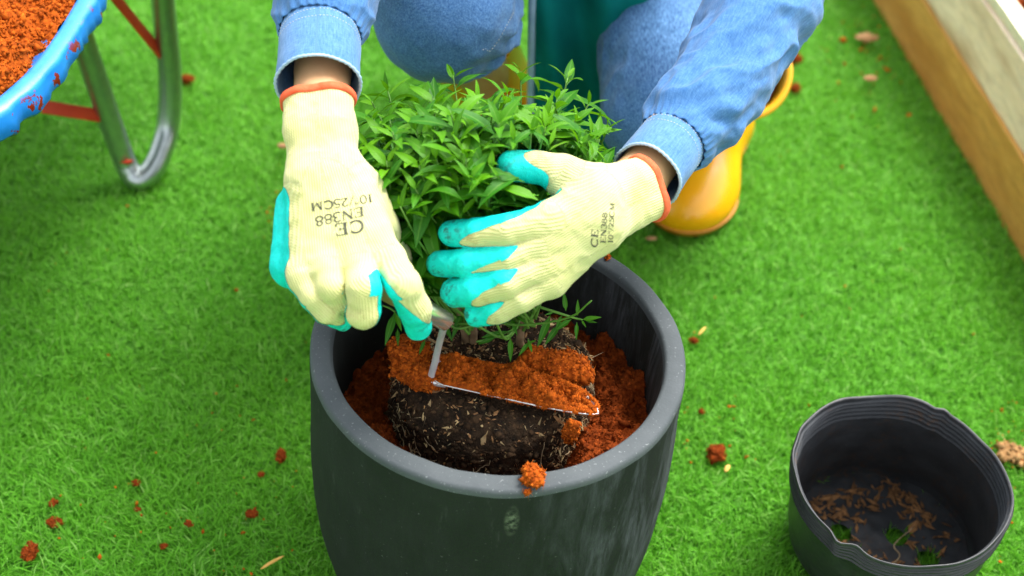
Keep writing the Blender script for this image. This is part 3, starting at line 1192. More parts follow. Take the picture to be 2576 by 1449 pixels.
def bag_radius(a, t):
    """t 0 at the base, 1 at the lip; dents and folds grow towards the lip"""
    q = np.stack([np.cos(a), np.sin(a), np.full_like(a, t * 0.7)], -1)
    r = 0.114 + 0.005 * t
    r = r * (1 + 0.012 * fbm(q, 2.2, 2) * t)
    # two kinks: back right and front left
    for a0, w, d in ((R(58), 0.05, 0.030), (R(230), 0.08, 0.060), (R(150), 0.10, 0.012), (R(-12), 0.2, 0.01)):
        da = (a - a0 + np.pi) % (2 * np.pi) - np.pi
        r = r * (1 + d * t ** 3 * (np.exp(-(da / w) ** 2) - 0.6 * np.exp(-((da - 1.9 * w) / w) ** 2)))
    return r


def bag_pt(a, t, inset=0.0):
    c = np.array([BAGB[0], BAGB[1], 0.004]) * (1 - t) + np.array([BAG_C[0], BAG_C[1], BAG_C[2]]) * t
    r = bag_radius(a, t) - inset
    if t < 0.10:
        r = r * (0.93 + 0.07 * math.sqrt(t / 0.10))
    lipz = 0.008 * t ** 4 * fbm(np.stack([np.cos(a), np.sin(a), 0 * a], -1), 1.6, 2)
    return np.stack([c[0] + r * np.cos(a), c[1] + r * np.sin(a), c[2] + lipz], -1)


lv = np.r_[np.linspace(0, 0.70, 30), np.linspace(0.705, 1.0, 90)]
rib = lambda t: 0.0030 * sum(math.exp(-((t - c) / 0.0055) ** 2) for c in (0.775, 0.825, 0.872, 0.918, 0.957))
outer = [bag_pt(ang, t, -rib(t)) for t in lv]
inner = [bag_pt(ang, t, 0.0014 + rib(t)) for t in lv[::-1]]
lipr = [bag_pt(ang, 1.0, -0.0006) + np.array([0, 0, -0.0035]), bag_pt(ang, 1.0, -0.0012) + np.array([0, 0, 0.0008]), bag_pt(ang, 1.0, 0.0) + np.array([0, 0, 0.0016]), bag_pt(ang, 1.0, 0.0018) + np.array([0, 0, -0.0005])]
no_ = len(outer)
o_ = np.stack(outer, 0)
o_ = o_ + (fbm(o_, 26, 3) * 0.0016)[..., None] * unit([0.3, -0.6, 0.2])
i_ = np.stack(inner, 0)
i_ = i_ + (fbm(i_, 26, 3) * 0.0016)[..., None] * unit([0.3, -0.6, 0.2])
wall = mesh('wall', o_.reshape(-1, 3), grid_faces(no_, na, True), MT['bag'], bag)
wall2 = mesh('inner_wall', i_.reshape(-1, 3), grid_faces(len(inner), na, True), MT['bag_in'], bag)
wall2['label'] = 'soil stained inside of the bag with ridged top'
l_ = np.stack(lipr, 0)
mesh('lip', l_.reshape(-1, 3), grid_faces(4, na, True), MT['bag'], bag)

# base sheet with round drain holes punched right through


def bag_base():
    h = 0.0022
    n = int(0.24 / h)
    xs = BAGB[0] - 0.12 + h * np.arange(n + 1)
    ys = BAGB[1] - 0.12 + h * np.arange(n + 1)
    X, Y = np.meshgrid(xs, ys, indexing='ij')
    V = np.stack([X, Y, np.full_like(X, 0.011)], -1).reshape(-1, 3)
    V[:, 2] += 0.003 * fbm(V, 30, 3)
    F = grid_faces(n + 1, n + 1)
    c = V[F].mean(1)
    keep = np.hypot(c[:, 0] - BAGB[0], c[:, 1] - BAGB[1]) < 0.1075
    for q in holes:
        keep &= np.hypot(c[:, 0] - q[0], c[:, 1] - q[1]) > 0.0125
    F = F[keep]
    # round the cell edges of each hole
    for q in holes:
        d = V[:, :2] - q[:2]
        r = np.hypot(d[:, 0], d[:, 1])
        m = (r > 0.0105) & (r < 0.0146)
        V[m, :2] = q[:2] + d[m] / r[m][:, None] * np.maximum(0.0132, r[m])[:, None]
    used = np.unique(F)
    re = -np.ones(len(V), int)
    re[used] = np.arange(len(used))
    return V[used], re[F]


V, F = bag_base()
base = mesh('base', V, F, MT['bag_in'], bag)
base['label'] = 'bag bottom with round drain holes showing grass'
g = np.random.default_rng(77)
pts, nr = sample(V, F, 1500, g)
d = np.hypot(pts[:, 0] - BAGB[0], pts[:, 1] - BAGB[1])
dens = np.clip(0.10 + 1.0 * fbm(pts, 22, 2) + (d - 0.06) * 5, 0.04, 0.8)
pts = pts[(g.random(len(pts)) < dens) & (d < 0.092 + 0.010 * fbm(pts, 40, 2))]
for q in holes:
    pts = pts[np.hypot(pts[:, 0] - q[0], pts[:, 1] - q[1]) > 0.0150]
nr = np.tile([0, 0, 1.0], (len(pts), 1))
v1, f1, t1 = bits(pts + [0, 0, 0.003], 0.0038 * g.lognormal(0, 0.35, len(pts)), (1.6, 0.5, 0.30), g, lying_rot(nr, g, 0.3))
lit = mesh('husk_litter', v1, f1, MT['husk_dark'], smooth=False, attr={'tint': t1}, kind='stuff')
tag(lit, 'brown husk scraps left in the bottom of the empty grow bag', 'husk', kind='stuff')
# stray dry twig inside
tw = [PZ(2205, 1452, 0.02), PZ(2262, 1402, 0.022), PZ(2250, 1370, 0.03), PZ(2300, 1325, 0.035)]
V, F = tube(tw, [0.0009, 0.0011, 0.0010, 0.0006], 6, 24)
tw_o = mesh('dry_twig', V, F, MT['root'], origin=tw[0])
tag(tw_o, 'thin pale dry root lying on husks inside the empty grow bag', 'twig')


# ------------------------------------------------------------------ the shrub with its root ball
shrub = thing('leafy_shrub', (BALL_C[0], BALL_C[1], 0.10), 'bushy green shrub with lance shaped leaves and bare root ball in the planter', 'shrub')
prof = [(0.0, BALL_TOP + 0.004), (0.03, BALL_TOP + 0.004), (0.06, BALL_TOP + 0.002), (0.086, BALL_TOP - 0.001), (0.1005, BALL_TOP - 0.009), (0.1052, BALL_TOP - 0.023), (0.106, BALL_TOP - 0.05), (0.1045, 0.24), (0.102, 0.20), (0.098, 0.14), (0.09, 0.11), (0.0, 0.105)]
V, F = lathe(catmull(prof, 90), 200, BALL_C)
nn = np.stack([V[:, 0] - BALL_C[0], V[:, 1] - BALL_C[1], (V[:, 2] - 0.24) * 0.8], -1)
nn /= np.maximum(np.linalg.norm(nn, axis=1, keepdims=True), 1e-9)
V = V + nn * (0.004 * fbm(V, 18, 3) + 0.0024 * fbm(V, 90, 3))[:, None]
ballV, ballF = V, F
ball = mesh('root_ball', V, F, MT['soil'], shrub)
ball['label'] = 'dark cylindrical root ball holding fine pale roots and husks'
g = np.random.default_rng(41)
pts, nr = sample(V, F, 12000, g)
vis = pts[:, 2] > 0.17
pts, nr = pts[vis], nr[vis]
v1, f1, t1 = bits(pts + nr * 0.0006, 0.0016 * g.lognormal(0, 0.5, len(pts)), (1.2, 1, .9), g)
o = mesh('soil_crumbs', v1, f1, MT['soil_bits'], ball, attr={'tint': t1}, kind='stuff')
# husks: thick on the top and on the right shoulder, sparse on the side
pts, nr = sample(V, F, 22000, g)
top = pts[:, 2] > BALL_TOP - 0.02
ca, sa = (pts[:, 0] - BALL_C[0]) / BALL_R, (pts[:, 1] - BALL_C[1]) / BALL_R
dens = np.where(top, 0.42 + 0.35 * np.clip(fbm(pts, 30, 2), 0, 1), 0.10) * (pts[:, 2] > 0.19)
dens = np.where(top & (sa < -0.45), dens * 0.45, dens)
dens += 0.55 * (ca > 0.62) * (pts[:, 2] > 0.25) + 0.05 * (ca < -0.8) * (pts[:, 2] > 0.25)
kp = g.random(len(pts)) < dens
pts, nr = pts[kp], nr[kp]
v1, f1, t1 = bits(pts + nr * 0.0012, 0.0027 * g.lognormal(0, 0.35, len(pts)), (1.55, .50, .28), g, lying_rot(nr, g, 0.45))
mesh('husks', v1, f1, MT['husk'], ball, smooth=False, attr={'tint': t1}, kind='stuff')
v2, f2, t2 = bits(pts[::2] + nr[::2] * 0.0008 + g.normal(0, .003, (len(pts[::2]), 3)) * 0.6, 0.0026 * g.lognormal(0, 0.35, len(pts[::2])), (1.4, .5, .28), g, lying_rot(nr[::2], g, 0.45))
mesh('dark_husks', v2, f2, MT['husk_dark'], ball, smooth=False, attr={'tint': t2}, kind='stuff')


# a mat of hair roots
pts, nr = sample(V, F, 9000, g)
kp = (pts[:, 2] > 0.20) & (g.random(len(pts)) < 0.16 + 0.30 * (np.abs((pts[:, 0] - BALL_C[0]) / BALL_R) > 0.75))
v3, f3, t3 = bits(pts[kp] + nr[kp] * 0.0012, 0.0030 * g.lognormal(0, 0.4, kp.sum()), (2.2, .085, .085), g, lying_rot(nr[kp], g, 0.3))
mesh('hair_roots', v3, f3, MT['root'], ball, kind='stuff')


# fine roots that cling to the ball
def cling(a0, z0, da, dz, n=9, wob=0.10):
    a = np.linspace(a0, a0 + da, n) + np.cumsum(g.normal(0, wob * abs(da) / n + 0.012, n))
    z = np.linspace(z0, z0 + dz, n) + np.cumsum(g.normal(0, 0.0022, n))
    z = np.minimum(z, BALL_TOP - 0.012)
    rr = 0.1075 + 0.0012 * g.normal(size=n) - np.clip(z - (BALL_TOP - 0.03), 0, 1) * 0.3
    return np.stack([BALL_C[0] + rr * np.cos(a), BALL_C[1] + rr * np.sin(a), z], -1)


root_meshes = []
for i in range(66):
    a0 = R(g.uniform(182, 362))
    if i < 12:
        a0 = R(g.uniform(-25, 15))
    if i in (12, 13, 14, 15, 16):
        a0 = R(g.uniform(168, 200))
    c = cling(a0, g.uniform(0.235, 0.312), g.choice([-1, 1]) * g.uniform(0.05, 0.30), g.normal(0, 0.022))
    if 0 <= i < 17:
        c = cling(a0, g.uniform(0.27, 0.315), g.normal(0, 0.05), -g.uniform(0.03, 0.08))
    r = g.uniform(0.00035, 0.00080)
    V, F = tube(c, np.linspace(r, r * 0.5, len(c)), 5, 22)
    mesh('root', V, F, MT['root'], ball)

# ------------------------------------------------------------------ leaves
LN = 9


def leaf_mesh(k, droop, fold, wide, twist=0.0, wave=0.0):
    s = np.linspace(0, 1, LN)
    w = wide * np.sin(np.pi * np.clip(s, 0, 1) ** 0.78) ** 0.92 * (1 - 0.18 * s)
    w[0], w[-1] = 0.012, 0.0
    w[1] *= 0.55
    th = droop * (s ** 1.3) + 0.10 * math.sin(k)
    dy, dz = np.cos(th), -np.sin(th)
    y = np.r_[0, np.cumsum((dy[1:] + dy[:-1]) / 2) / (LN - 1)]
    z = np.r_[0, np.cumsum((dz[1:] + dz[:-1]) / 2) / (LN - 1)]
    V, UV = [], []
    for i in range(LN):
        for j, q in enumerate((-1, 0, 1)):
            tw = twist * s[i]
            x = q * w[i]
            up = abs(q) * w[i] * fold + wave * math.sin(s[i] * 9 + q + k) * w[i] * abs(q)
            cx, cz = x * math.cos(tw) - up * math.sin(tw), x * math.sin(tw) + up * math.cos(tw)
            V.append((cx, y[i] - cz * dz[i] * 0.0 + cz * math.sin(th[i]), z[i] + cz * math.cos(th[i])))
            UV.append((0.5 + q * 0.5, s[i]))
    F = [f for f in grid_faces(LN, 3)]
    return np.array(V), np.array(F), np.array(UV)


LV = [leaf_mesh(k, d, f, w, t, wv) for k, (d, f, w, t, wv) in enumerate(((0.5, .35, .130, .1, .10), (0.9, .30, .140, -.2, .12), (1.3, .42, .122, .25, .08), (0.25, .45, .118, .0, .10), (1.7, .35, .130, -.3, .12), (0.75, .25, .150, .35, .15)))]
LM = [new_mesh('leaf', v, f, True, uv) for v, f, uv in LV]
for me in LM:
    me.materials.append(MT['leaf'])

leaves = []          # (4x4 matrix, kind, tint)


def add_leaf(base, direction, length, up, tint, kind=None):
    y = unit(direction)
    z = up - y * (up @ y)
    z = unit(z)
    x = np.cross(y, z)
    m = np.eye(4)
    m[:3, 0], m[:3, 1], m[:3, 2], m[:3, 3] = x * length, y * length, z * length, base
    leaves.append((m, int(random.random() * len(LV)) if kind is None else kind, tint))


g = np.random.default_rng(63)
CR = np.array([-0.026, 0.040, 0.0])
trunks = [PZ(1172, 858, BALL_TOP), PZ(1188, 856, BALL_TOP), PZ(1309, 868, BALL_TOP)]
ttops = [PZ(1160, 812, 0.370), PZ(1186, 805, 0.375), PZ(1312, 812, 0.372)]
for a_, b_ in zip(trunks, ttops):
    c = [a_ - [0, 0, 0.012], a_ * 0.6 + b_ * 0.4 + g.normal(0, 0.0012, 3), b_, b_ + (b_ - a_) * 0.9 + g.normal(0, 0.003, 3)]
    V, F = tube(c, [0.0048, 0.0042, 0.0038, 0.0030], 10, 20)
    V = V + (fbm(V, 220, 2) * 0.0004)[:, None]
    o = mesh('trunk', V, F, MT['stem_brown'], shrub)

NS = 135
tips = []
for i in range(NS):
    rho = math.sqrt((i + 0.5) / NS)
    th = i * 2.39996 + 0.4
    jx, jy = g.normal(0, 0.010), g.normal(0, 0.010)
    x = CR[0] + 0.138 * rho * math.cos(th) + jx
    y = CR[1] + 0.108 * rho * math.sin(th) + jy
    z = 0.592 - 0.062 * rho ** 2.4 + g.normal(0, 0.010)
    if math.sin(th) < -0.2:
        z -= 0.055 * rho ** 2 * -math.sin(th)
    tips.append((x, y, z, rho, th))
# the lower skirt that leans out towards the camera and the sides
for i in range(22):
    th = R(185 + 170 * (i + 0.5) / 22) + g.normal(0, 0.08)
    lev = i % 3
    tips.append((CR[0] + (0.118 - 0.012 * lev) * math.cos(th) * g.uniform(.85, 1.08), CR[1] + (0.100 - 0.01 * lev) * math.sin(th) * g.uniform(.85, 1.1), 0.505 - 0.022 * lev + g.normal(0, 0.01), 1.0, th))
for u, v, d in ((1428, 196, 1.52), (1310, 180, 1.55), (1140, 190, 1.55), (975, 225, 1.52), (1528, 322, 1.49), (1480, 262, 1.50), (1060, 232, 1.53), (1040, 590, 1.375), (1008, 525, 1.365), (1066, 640, 1.395), (985, 470, 1.375), (1078, 545, 1.37), (1052, 690, 1.41), (1030, 640, 1.40), (965, 420, 1.385), (1100, 480, 1.36), (1170, 500, 1.36), (1500, 330, 1.47), (1450, 300, 1.45), (1400, 250, 1.46), (1490, 375, 1.46), (940, 300, 1.42), (925, 370, 1.40), (935, 255, 1.46), (1440, 350, 1.42), (1380, 320, 1.42), (960, 345, 1.40)):
    p = P(u, v, d)
    tips.append((p[0], p[1], p[2], 0.9, math.atan2(p[1] - CR[1], p[0] - CR[0])))

for u in range(985, 1120, 30):
    for v in range(430, 720, 45):
        p = P(u + g.normal(0, 9), v + g.normal(0, 12), 1.385 + g.uniform(0, .035))
        tips.append((p[0], p[1], p[2], 0.9, math.atan2(p[1] - CR[1], p[0] - CR[0])))
stems = []
for i, (x, y, z, rho, th) in enumerate(tips):
    tip = np.array([x, y, z])
    b0 = ttops[i % 3] + g.normal(0, 0.006, 3)
    b0[2] = 0.375 + g.uniform(-.01, .02)
    mid = b0 * 0.55 + tip * 0.45 + np.array([0, 0, -0.02 * rho]) + g.normal(0, 0.008, 3)
    mid2 = b0 * 0.2 + tip * 0.8 + np.array([0, 0, -0.012 * rho]) + g.normal(0, 0.005, 3)
    c = catmull([b0, mid, mid2, tip], 40)
    stems.append(c[::3])
    sl = np.r_[0, np.cumsum(np.linalg.norm(np.diff(c, axis=0), axis=1))]
    T_ = frames(c)[0]
    pos = sl[-1]
    a = g.uniform(0, 6.28)
    k = 0
    gap = 0.0028
    while pos > sl[-1] * 0.30 and k < 18:
        q = np.array([np.interp(pos, sl, c[:, j]) for j in range(3)])
        t = np.array([np.interp(pos, sl, T_[:, j]) for j in range(3)])
        t = unit(t * 0.6 + np.array([0, 0, 0.5]))
        s1 = unit(np.cross(t, [0.31, 0.2, 0.9]))
        s2 = np.cross(t, s1)
        a += 2.4 + g.normal(0, 0.25)
        outd = s1 * math.cos(a) + s2 * math.sin(a)
        el = np.interp(k, [0, 2, 5, 9, 14], [1.05, 0.65, 0.25, -0.08, -0.35]) + g.normal(0, 0.17)
        dr_ = outd * math.cos(el) + t * math.sin(el)
        L = np.interp(k, [0, 2, 4, 7, 14], [0.019, 0.034, 0.051, 0.062, 0.058]) * g.uniform(0.80, 1.22)
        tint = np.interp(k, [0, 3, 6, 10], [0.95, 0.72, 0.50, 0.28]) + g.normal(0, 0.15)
        kind = int(g.choice([0, 1, 3, 5] if k < 4 else [0, 1, 2, 4, 5]))
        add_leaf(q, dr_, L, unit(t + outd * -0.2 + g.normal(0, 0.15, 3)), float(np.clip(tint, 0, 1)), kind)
        pos -= gap
        gap = min(gap * 1.20, 0.0088)
        k += 1


crown = [True] * len(leaves)


# single low shoots on the root ball, each leaf from its foot to its tip
def leaf_at(u0, v0, u1, v1, d0, d1, tint, kind, wide=None):
    a_, b_ = P(u0, v0, d0), P(u1, v1, d1)
    add_leaf(a_, b_ - a_, np.linalg.norm(b_ - a_) * 1.08, unit(CAM - a_ + np.array([0, 0, 0.5])), tint, kind)


def z8(x, y):
    return 1314.8 + x * .2314, 724.5 + .2314 * y


def z7(x, y):
    return 939.1 + x * .2314, 724.5 + .2314 * y


for (a_, b_, ti, kd) in (((300, 300), (168, 620), .45, 3), ((430, 290), (360, 450), .40, 3), ((400, 400), (250, 600), .25, 0), ((530, 340), (345, 455), .55, 0), ((590, 370), (582, 550), .55, 3), ((645, 345), (838, 312), .70, 0), ((640, 350), (684, 415), .65, 0), ((598, 300), (600, 142), .65, 0), ((470, 250), (450, 52), .60, 0), ((330, 268), (250, 290), .55, 3), ((690, 360), (800, 372), .2, 3)):
    (u0, v0), (u1, v1) = z8(*a_), z8(*b_)
    leaf_at(u0, v0, u1, v1, 1.468, 1.462, ti, kd)
st = [P(*z8(60, 150), 1.475), P(*z8(180, 205), 1.47), P(*z8(400, 275), 1.468), P(*z8(560, 325), 1.468), P(*z8(650, 345), 1.466)]
V, F = tube(st, [.0018, .0016, .0014, .0012, .0008], 6, 24)
mesh('stem', V, F, MT['stem_green'], shrub)
for (a_, b_, ti, kd) in (((1490, 535), (1492, 785), .65, 3), ((1690, 590), (1588, 722), .60, 0), ((1685, 570), (1725, 692), .68, 0), ((1690, 600), (1760, 570), .6, 3), ((235, 265), (132, 600), .45, 3), ((240, 270), (302, 450), .72, 0), ((262, 440), (268, 615), .35, 3), ((565, 560), (500, 712), .40, 3), ((965, 258), (862, 532), .35, 3), ((768, 390), (852, 558), .30, 0), ((1180, 540), (1440, 470), .4, 3), ((1330, 540), (1130, 590), .35, 2), ((1500, 330), (1560, 500), .5, 3), ((1560, 310), (1650, 370), .55, 5)):
    (u0, v0), (u1, v1) = z7(*a_), z7(*b_)
    leaf_at(u0, v0, u1, v1, 1.462, 1.455, ti, kd)
for c in ([(1500, 520), (1560, 430), (1600, 330)], [(1690, 640), (1688, 590), (1685, 560)], [(1120, 585), (1300, 540), (1480, 470), (1560, 400)], [(240, 262), (180, 220), (100, 190)]):
    V, F = tube([P(*z7(*q), 1.463) for q in c], [.0012] * (len(c) - 1) + [.0008], 6, 16)
    mesh('stem', V, F, MT['stem_green'], shrub)

# the gloves and the trowel load push the leaves aside
def inside(poly, u, v):
    poly = np.asarray(poly, float)
    x0, y0 = poly[:, 0], poly[:, 1]
    x1, y1 = np.roll(x0, -1), np.roll(y0, -1)
    c = ((y0 > v) != (y1 > v)) & (u < (x1 - x0) * (v - y0) / np.where(y1 == y0, 1e-9, y1 - y0) + x0)
    return c.sum() % 2 == 1


HAND_R = [(1255, 395), (1330, 372), (1480, 395), (1520, 415), (1600, 385), (1670, 470), (1520, 625), (1200, 840), (1095, 745), (1062, 660), (1100, 556), (1360, 516), (1395, 482), (1300, 452), (1255, 430)]
HAND_L = [(700, 240), (900, 240), (925, 400), (1005, 560), (1095, 770), (1065, 870), (1000, 810), (870, 840), (685, 660)]


def LV_at(m, k, s, e):
    v = LV[k][0].reshape(LN, 3, 3)[int(round(s * (LN - 1)))]
    return m[:3, :3] @ (v[1] + (v[2] - v[1]) * np.sign(e) * (e != 0)) + m[:3, 3]


crown += [False] * (len(leaves) - len(crown))
kept = []
for i, (m, k, ti) in enumerate(leaves):
    bad = False
    if crown[i]:
        for s, e in ((0.1, 0), (0.5, .15), (0.5, -.15), (0.8, 0), (1.0, 0)):
            q = LV_at(m, k, s, e)
            rl = q - CAM
            d = rl @ FWD
            u, v = 1288 + (rl @ RGT) / d * FPX, 724.5 - (rl @ UPV) / d * FPX
            if (d < 1.342 and inside(HAND_L, u, v)) or (d < (1.392 if v < 480 else 1.352) and inside(HAND_R, u, v)) or v > 775 or (v > 650 and u > 1120) or v > 745 or (u > 1565 and v > 395) or u > 1600:
                bad = True
    if not bad:
        kept.append(leaves[i])
leaves = kept
for c in stems:
    rl = c - CAM
    d = rl @ FWD
    u, v = 1288 + (rl @ RGT) / d * FPX, 724.5 - (rl @ UPV) / d * FPX
    ok = np.array([not (d[i] < 1.36 and (inside(HAND_R, u[i], v[i]) or inside(HAND_L, u[i], v[i]))) for i in range(len(c))])
    if ok.all():
        V, F = tube(c, np.linspace(0.0018, 0.0008, len(c)), 6)
        mesh('stem', V, F, MT['stem_green'], shrub)

# the leaves that show become parts, the covered ones one mass
ctr = np.array([m[:3, 3] + m[:3, 1] * 0.5 for m, _, _ in leaves])
rel = ctr - CAM
dep = rel @ FWD
uu, vv = (rel @ RGT) / dep * FPX, (rel @ UPV) / dep * FPX
ahead = np.array([np.sum((np.hypot(uu - uu[i], vv - vv[i]) < 30) & (dep < dep[i] - 0.004)) for i in range(len(leaves))])
size = np.array([np.linalg.norm(m[:3, 1]) for m, _, _ in leaves])
order = np.argsort(ahead * 1.0 - size * 25)
single = set(order[:300].tolist())
base_inv = Matrix.Translation(-shrub.location)
mv, mf, mu, mt2, off = [], [], [], [], 0
for i, (m, k, ti) in enumerate(leaves):
    if i in single:
        o = bpy.data.objects.new('leaf', LM[k])
        COL.objects.link(o)
        o.parent = shrub
        o.matrix_basis = base_inv @ Matrix(m.tolist())
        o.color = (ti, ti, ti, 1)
    else:
        v, f, uv = LV[k]
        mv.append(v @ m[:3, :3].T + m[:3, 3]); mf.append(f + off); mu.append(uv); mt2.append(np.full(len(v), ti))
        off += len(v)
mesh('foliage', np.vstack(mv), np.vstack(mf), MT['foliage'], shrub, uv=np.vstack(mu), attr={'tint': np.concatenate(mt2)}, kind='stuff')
print('leaves', len(leaves))


# ------------------------------------------------------------------ hand trowel
trB, trT = PZ(1076, 962, 0.350), PZ(1503, 1056, 0.347)
trowel = thing('hand_trowel', trB, 'small steel hand trowel with wooden handle held over the root ball', 'trowel')
tl = unit(trT - trB)
tw_ = unit(np.cross([0, 0, 1.0], tl))
if tw_[1] < 0:
    tw_ = -tw_
tw_ = unit(tw_ + np.array([0, 0, 0.10]))
tup = unit(np.cross(tl, tw_))
if tup[2] < 0:
    tup = -tup
TLEN = np.linalg.norm(trT - trB)
NS_, NT_ = 60, 17


HW = 0.0192


def half_w(s):
    return HW * np.clip(np.minimum((s + 0.06) / 0.14, 1), 0, 1) ** 0.5 * np.where(s > 0.62, np.sqrt(np.clip(1 - ((s - 0.62) / 0.3802) ** 2, 0.0, 1)), 1)


def blade_pt(s, t):
    """t -1 the near edge, +1 the far edge"""
    h = half_w(s)
    skew = np.where(s > 0.62, 0.6 * (HW - h), 0)      # the near edge stays almost straight to the tip
    c = trB + tl * (s * TLEN)[..., None] + tw_ * (HW - skew)[..., None]
    return c + tw_ * (t * h)[..., None] + tup * (-0.010 * (1 - t ** 2) * (h / HW))[..., None]


S_, T2 = np.meshgrid(np.linspace(0, 1, NS_), np.linspace(-1, 1, NT_), indexing='ij')
V = blade_pt(S_, T2).reshape(-1, 3)
o = mesh('blade', V, grid_faces(NS_, NT_), MT['steel'], trowel)
md = o.modifiers.new('thick', 'SOLIDIFY')
md.thickness = 0.0012
FE, FS = P(1124, 810, 1.392), P(1062, 774, 1.368)
V, F = tube([FE, FE - unit(FE - FS) * 0.001, FS], [0.0090, 0.0098, 0.0100], 24)
o = mesh('ferrule', V, F, MT['chrome'], trowel)
o.data.set_sharp_from_angle(angle=R(40))
HB = P(912, 690, 1.318)
V, F = tube([FS + unit(FE - FS) * 0.001, FS * .75 + HB * .25, FS * .5 + HB * .5, FS * .2 + HB * .8, HB, HB + unit(HB - FS) * 0.006], [0.0094, 0.0120, 0.0128, 0.0125, 0.010, 0.004], 18, 40)
mesh('handle', V, F, MT['handle'], trowel)
V, F = tube([FE - unit(FE - FS) * 0.002, P(1115, 828, 1.400), P(1104, 868, 1.420), P(1094, 912, 1.434), P(1085, 946, 1.444), P(1090, 960, 1.446), P(1122, 968, 1.444)], [0.0037, 0.0037, 0.0036, 0.0036, 0.0037, 0.0038, 0.0034], 12, 60)
mesh('neck', V, F, MT['steel'], trowel)


# ------------------------------------------------------------------ coir
def clump_geo(c, size, seed, squash=(1, 1, .7), n=None):
    g = np.random.default_rng(seed)
    bm = bmesh.new()
    bmesh.ops.create_icosphere(bm, subdivisions=4, radius=1)
    V = np.array([v.co for v in bm.verts])
    F = [tuple(v.index for v in f.verts) for f in bm.faces]
    bm.free()
    off = g.random(3) * 20
    d = 1 + 0.28 * fbm(V + off, 1.5, 3) + 0.10 * fbm(V + off, 7, 2)
    V = V * d[:, None] * np.asarray(squash) * size + np.asarray(c)
    return V, F


def clump(name, c, size, seed, squash=(1, 1, .7), bit=None, label=None, group=None, m='coir_bits', kind=None, fib=None):
    V, F = clump_geo(c, size, seed, squash)
    g = np.random.default_rng(seed + 500)
    size = size * 0.62
    bit = bit or max(0.0008, size * 0.085)
    n = int(min(3200, 6.0 * (size / bit) ** 2))
    o = lumpy(name, V, F, n, bit, MT[m], g, origin=np.asarray(c) - [0, 0, size * squash[2]], kind=kind, fibres=fib if fib is not None else max(4, n // 14))
    return tag(o, label, 'coir', group)


# the load on the trowel, spilling over its near edge
NSh, NTh = 130, 60
S_, T2 = np.meshgrid(np.linspace(-0.02, 1.0, NSh), np.linspace(-0.97, 1.12, NTh), indexing='ij')
b_ = blade_pt(np.clip(S_, 0.0, 0.995), np.clip(T2, -1, 1))
b_ = b_ + tw_ * (np.clip(T2 - 1, 0, 1) * 0.03)[..., None] + tl * (np.minimum(S_, 0) * TLEN)[..., None]
edge = np.clip((T2 + 0.97) / 0.85, 0, 1) * np.clip((1.12 - T2) / 0.8, 0, 1)
edge = np.sqrt(np.clip(edge, 0, 1)) * np.clip((1.0 - S_) / 0.10, 0, 1) ** 0.6 * np.clip((S_ - 0.005) / 0.12, 0, 1) ** 0.7
prof_s = np.interp(S_, [0, 0.12, 0.3, 0.5, 0.62, 0.78, 0.9, 1.0], [0.55, 0.8, 0.95, 1.0, 1.1, 1.0, 0.8, 0.5])
q = b_.reshape(-1, 3)
H = (0.0150 * np.clip(0.85 + 1.1 * fbm(b_, 30, 2), 0.32, 1.5) * edge * prof_s).reshape(-1) * (1 + 0.75 * fbm(q, 70, 3)) + 0.0065 * np.abs(fbm(q, 130, 2)) * edge.reshape(-1)
V = q + np.array([0, 0, 1.0]) * (H - 0.0005)[:, None]
F = grid_faces(NSh, NTh)
g = np.random.default_rng(90)


def off_edge(p, n):
    # the bare steel edge shows where the coir stops short
    s = ((p - trB) @ tl) / TLEN
    t = ((p - trB) @ tw_)
    bare = ((s > 0.0) & (s < 0.31)) | ((s > 0.58) & (s < 0.63)) | ((s > 0.74) & (s < 0.80)) | ((s > 0.88) & (s < 0.97))
    return ~(bare & (t < 0.0045 + 0.001 * np.sin(s * 90)))


load = lumpy('coir_load', V, F, 20000, 0.00108, MT['coir_bits'], g, fibres=1300, up_only=off_edge)
tag(load, 'bright orange brown coir heaped along the trowel blade', 'coir', kind='stuff')
g = np.random.default_rng(95)
pts, nr = sample(ballV, ballF, 60000, g)
s_, t_ = ((pts - trB) @ tl) / TLEN, (pts - trB) @ tw_
w_ = np.where(t_ > 0, np.exp(-np.clip(t_ - 0.035, 0, 1) / 0.012), np.exp(t_ / 0.006)) * np.clip(1.2 - np.abs(s_ - 0.45) * 1.25, 0, 1)
kp = (nr[:, 2] > 0.1) & (pts[:, 2] > 0.25) & (g.random(len(pts)) < 0.26 * w_)
pts, nr = pts[kp], nr[kp]
v1, f1, t1 = bits(pts + nr * 0.0012, 0.0012 * g.lognormal(0, 0.5, len(pts)), (1.5, 1, .8), g)
o = mesh('coir_spill', v1, f1, MT['coir_bits'], attr={'tint': t1}, kind='stuff')
tag(o, 'loose coir crumbs spilled round the trowel on the root ball', 'coir', kind='stuff')
# spilled lumps beside it, on the root ball
for i, (u, v, z, s, sq, lab) in enumerate((
        (1032, 893, 0.345, 0.019, (1.25, 1.0, .7), 'coir lump on the root ball left of the trowel neck'),
        (1066, 945, 0.345, 0.018, (1.5, .8, .6), 'small coir lump under the rear end of the trowel blade'),
        (1350, 905, 0.352, 0.016, (1.1, .9, .9), 'round coir lump behind the middle of the trowel blade'),
        (1425, 928, 0.350, 0.020, (1.25, .8, .85), 'soft coir lump behind the trowel tip near the pale husks'),
        (1030, 935, 0.338, 0.014, (1.2, .9, .6), 'flat coir lump at the left shoulder of the root ball'))):
    clump('coir_clump', PZ(u, v, z), s, 200 + i, sq, 0.00115, lab, 'coir lumps on the root ball')
clump('coir_clump', P(1437, 1085, 1.425), 0.010, 230, (.8, .7, 1.5), 0.0011, 'coir lump stuck on the dark root ball side below the trowel tip', 'coir lumps on the root ball')
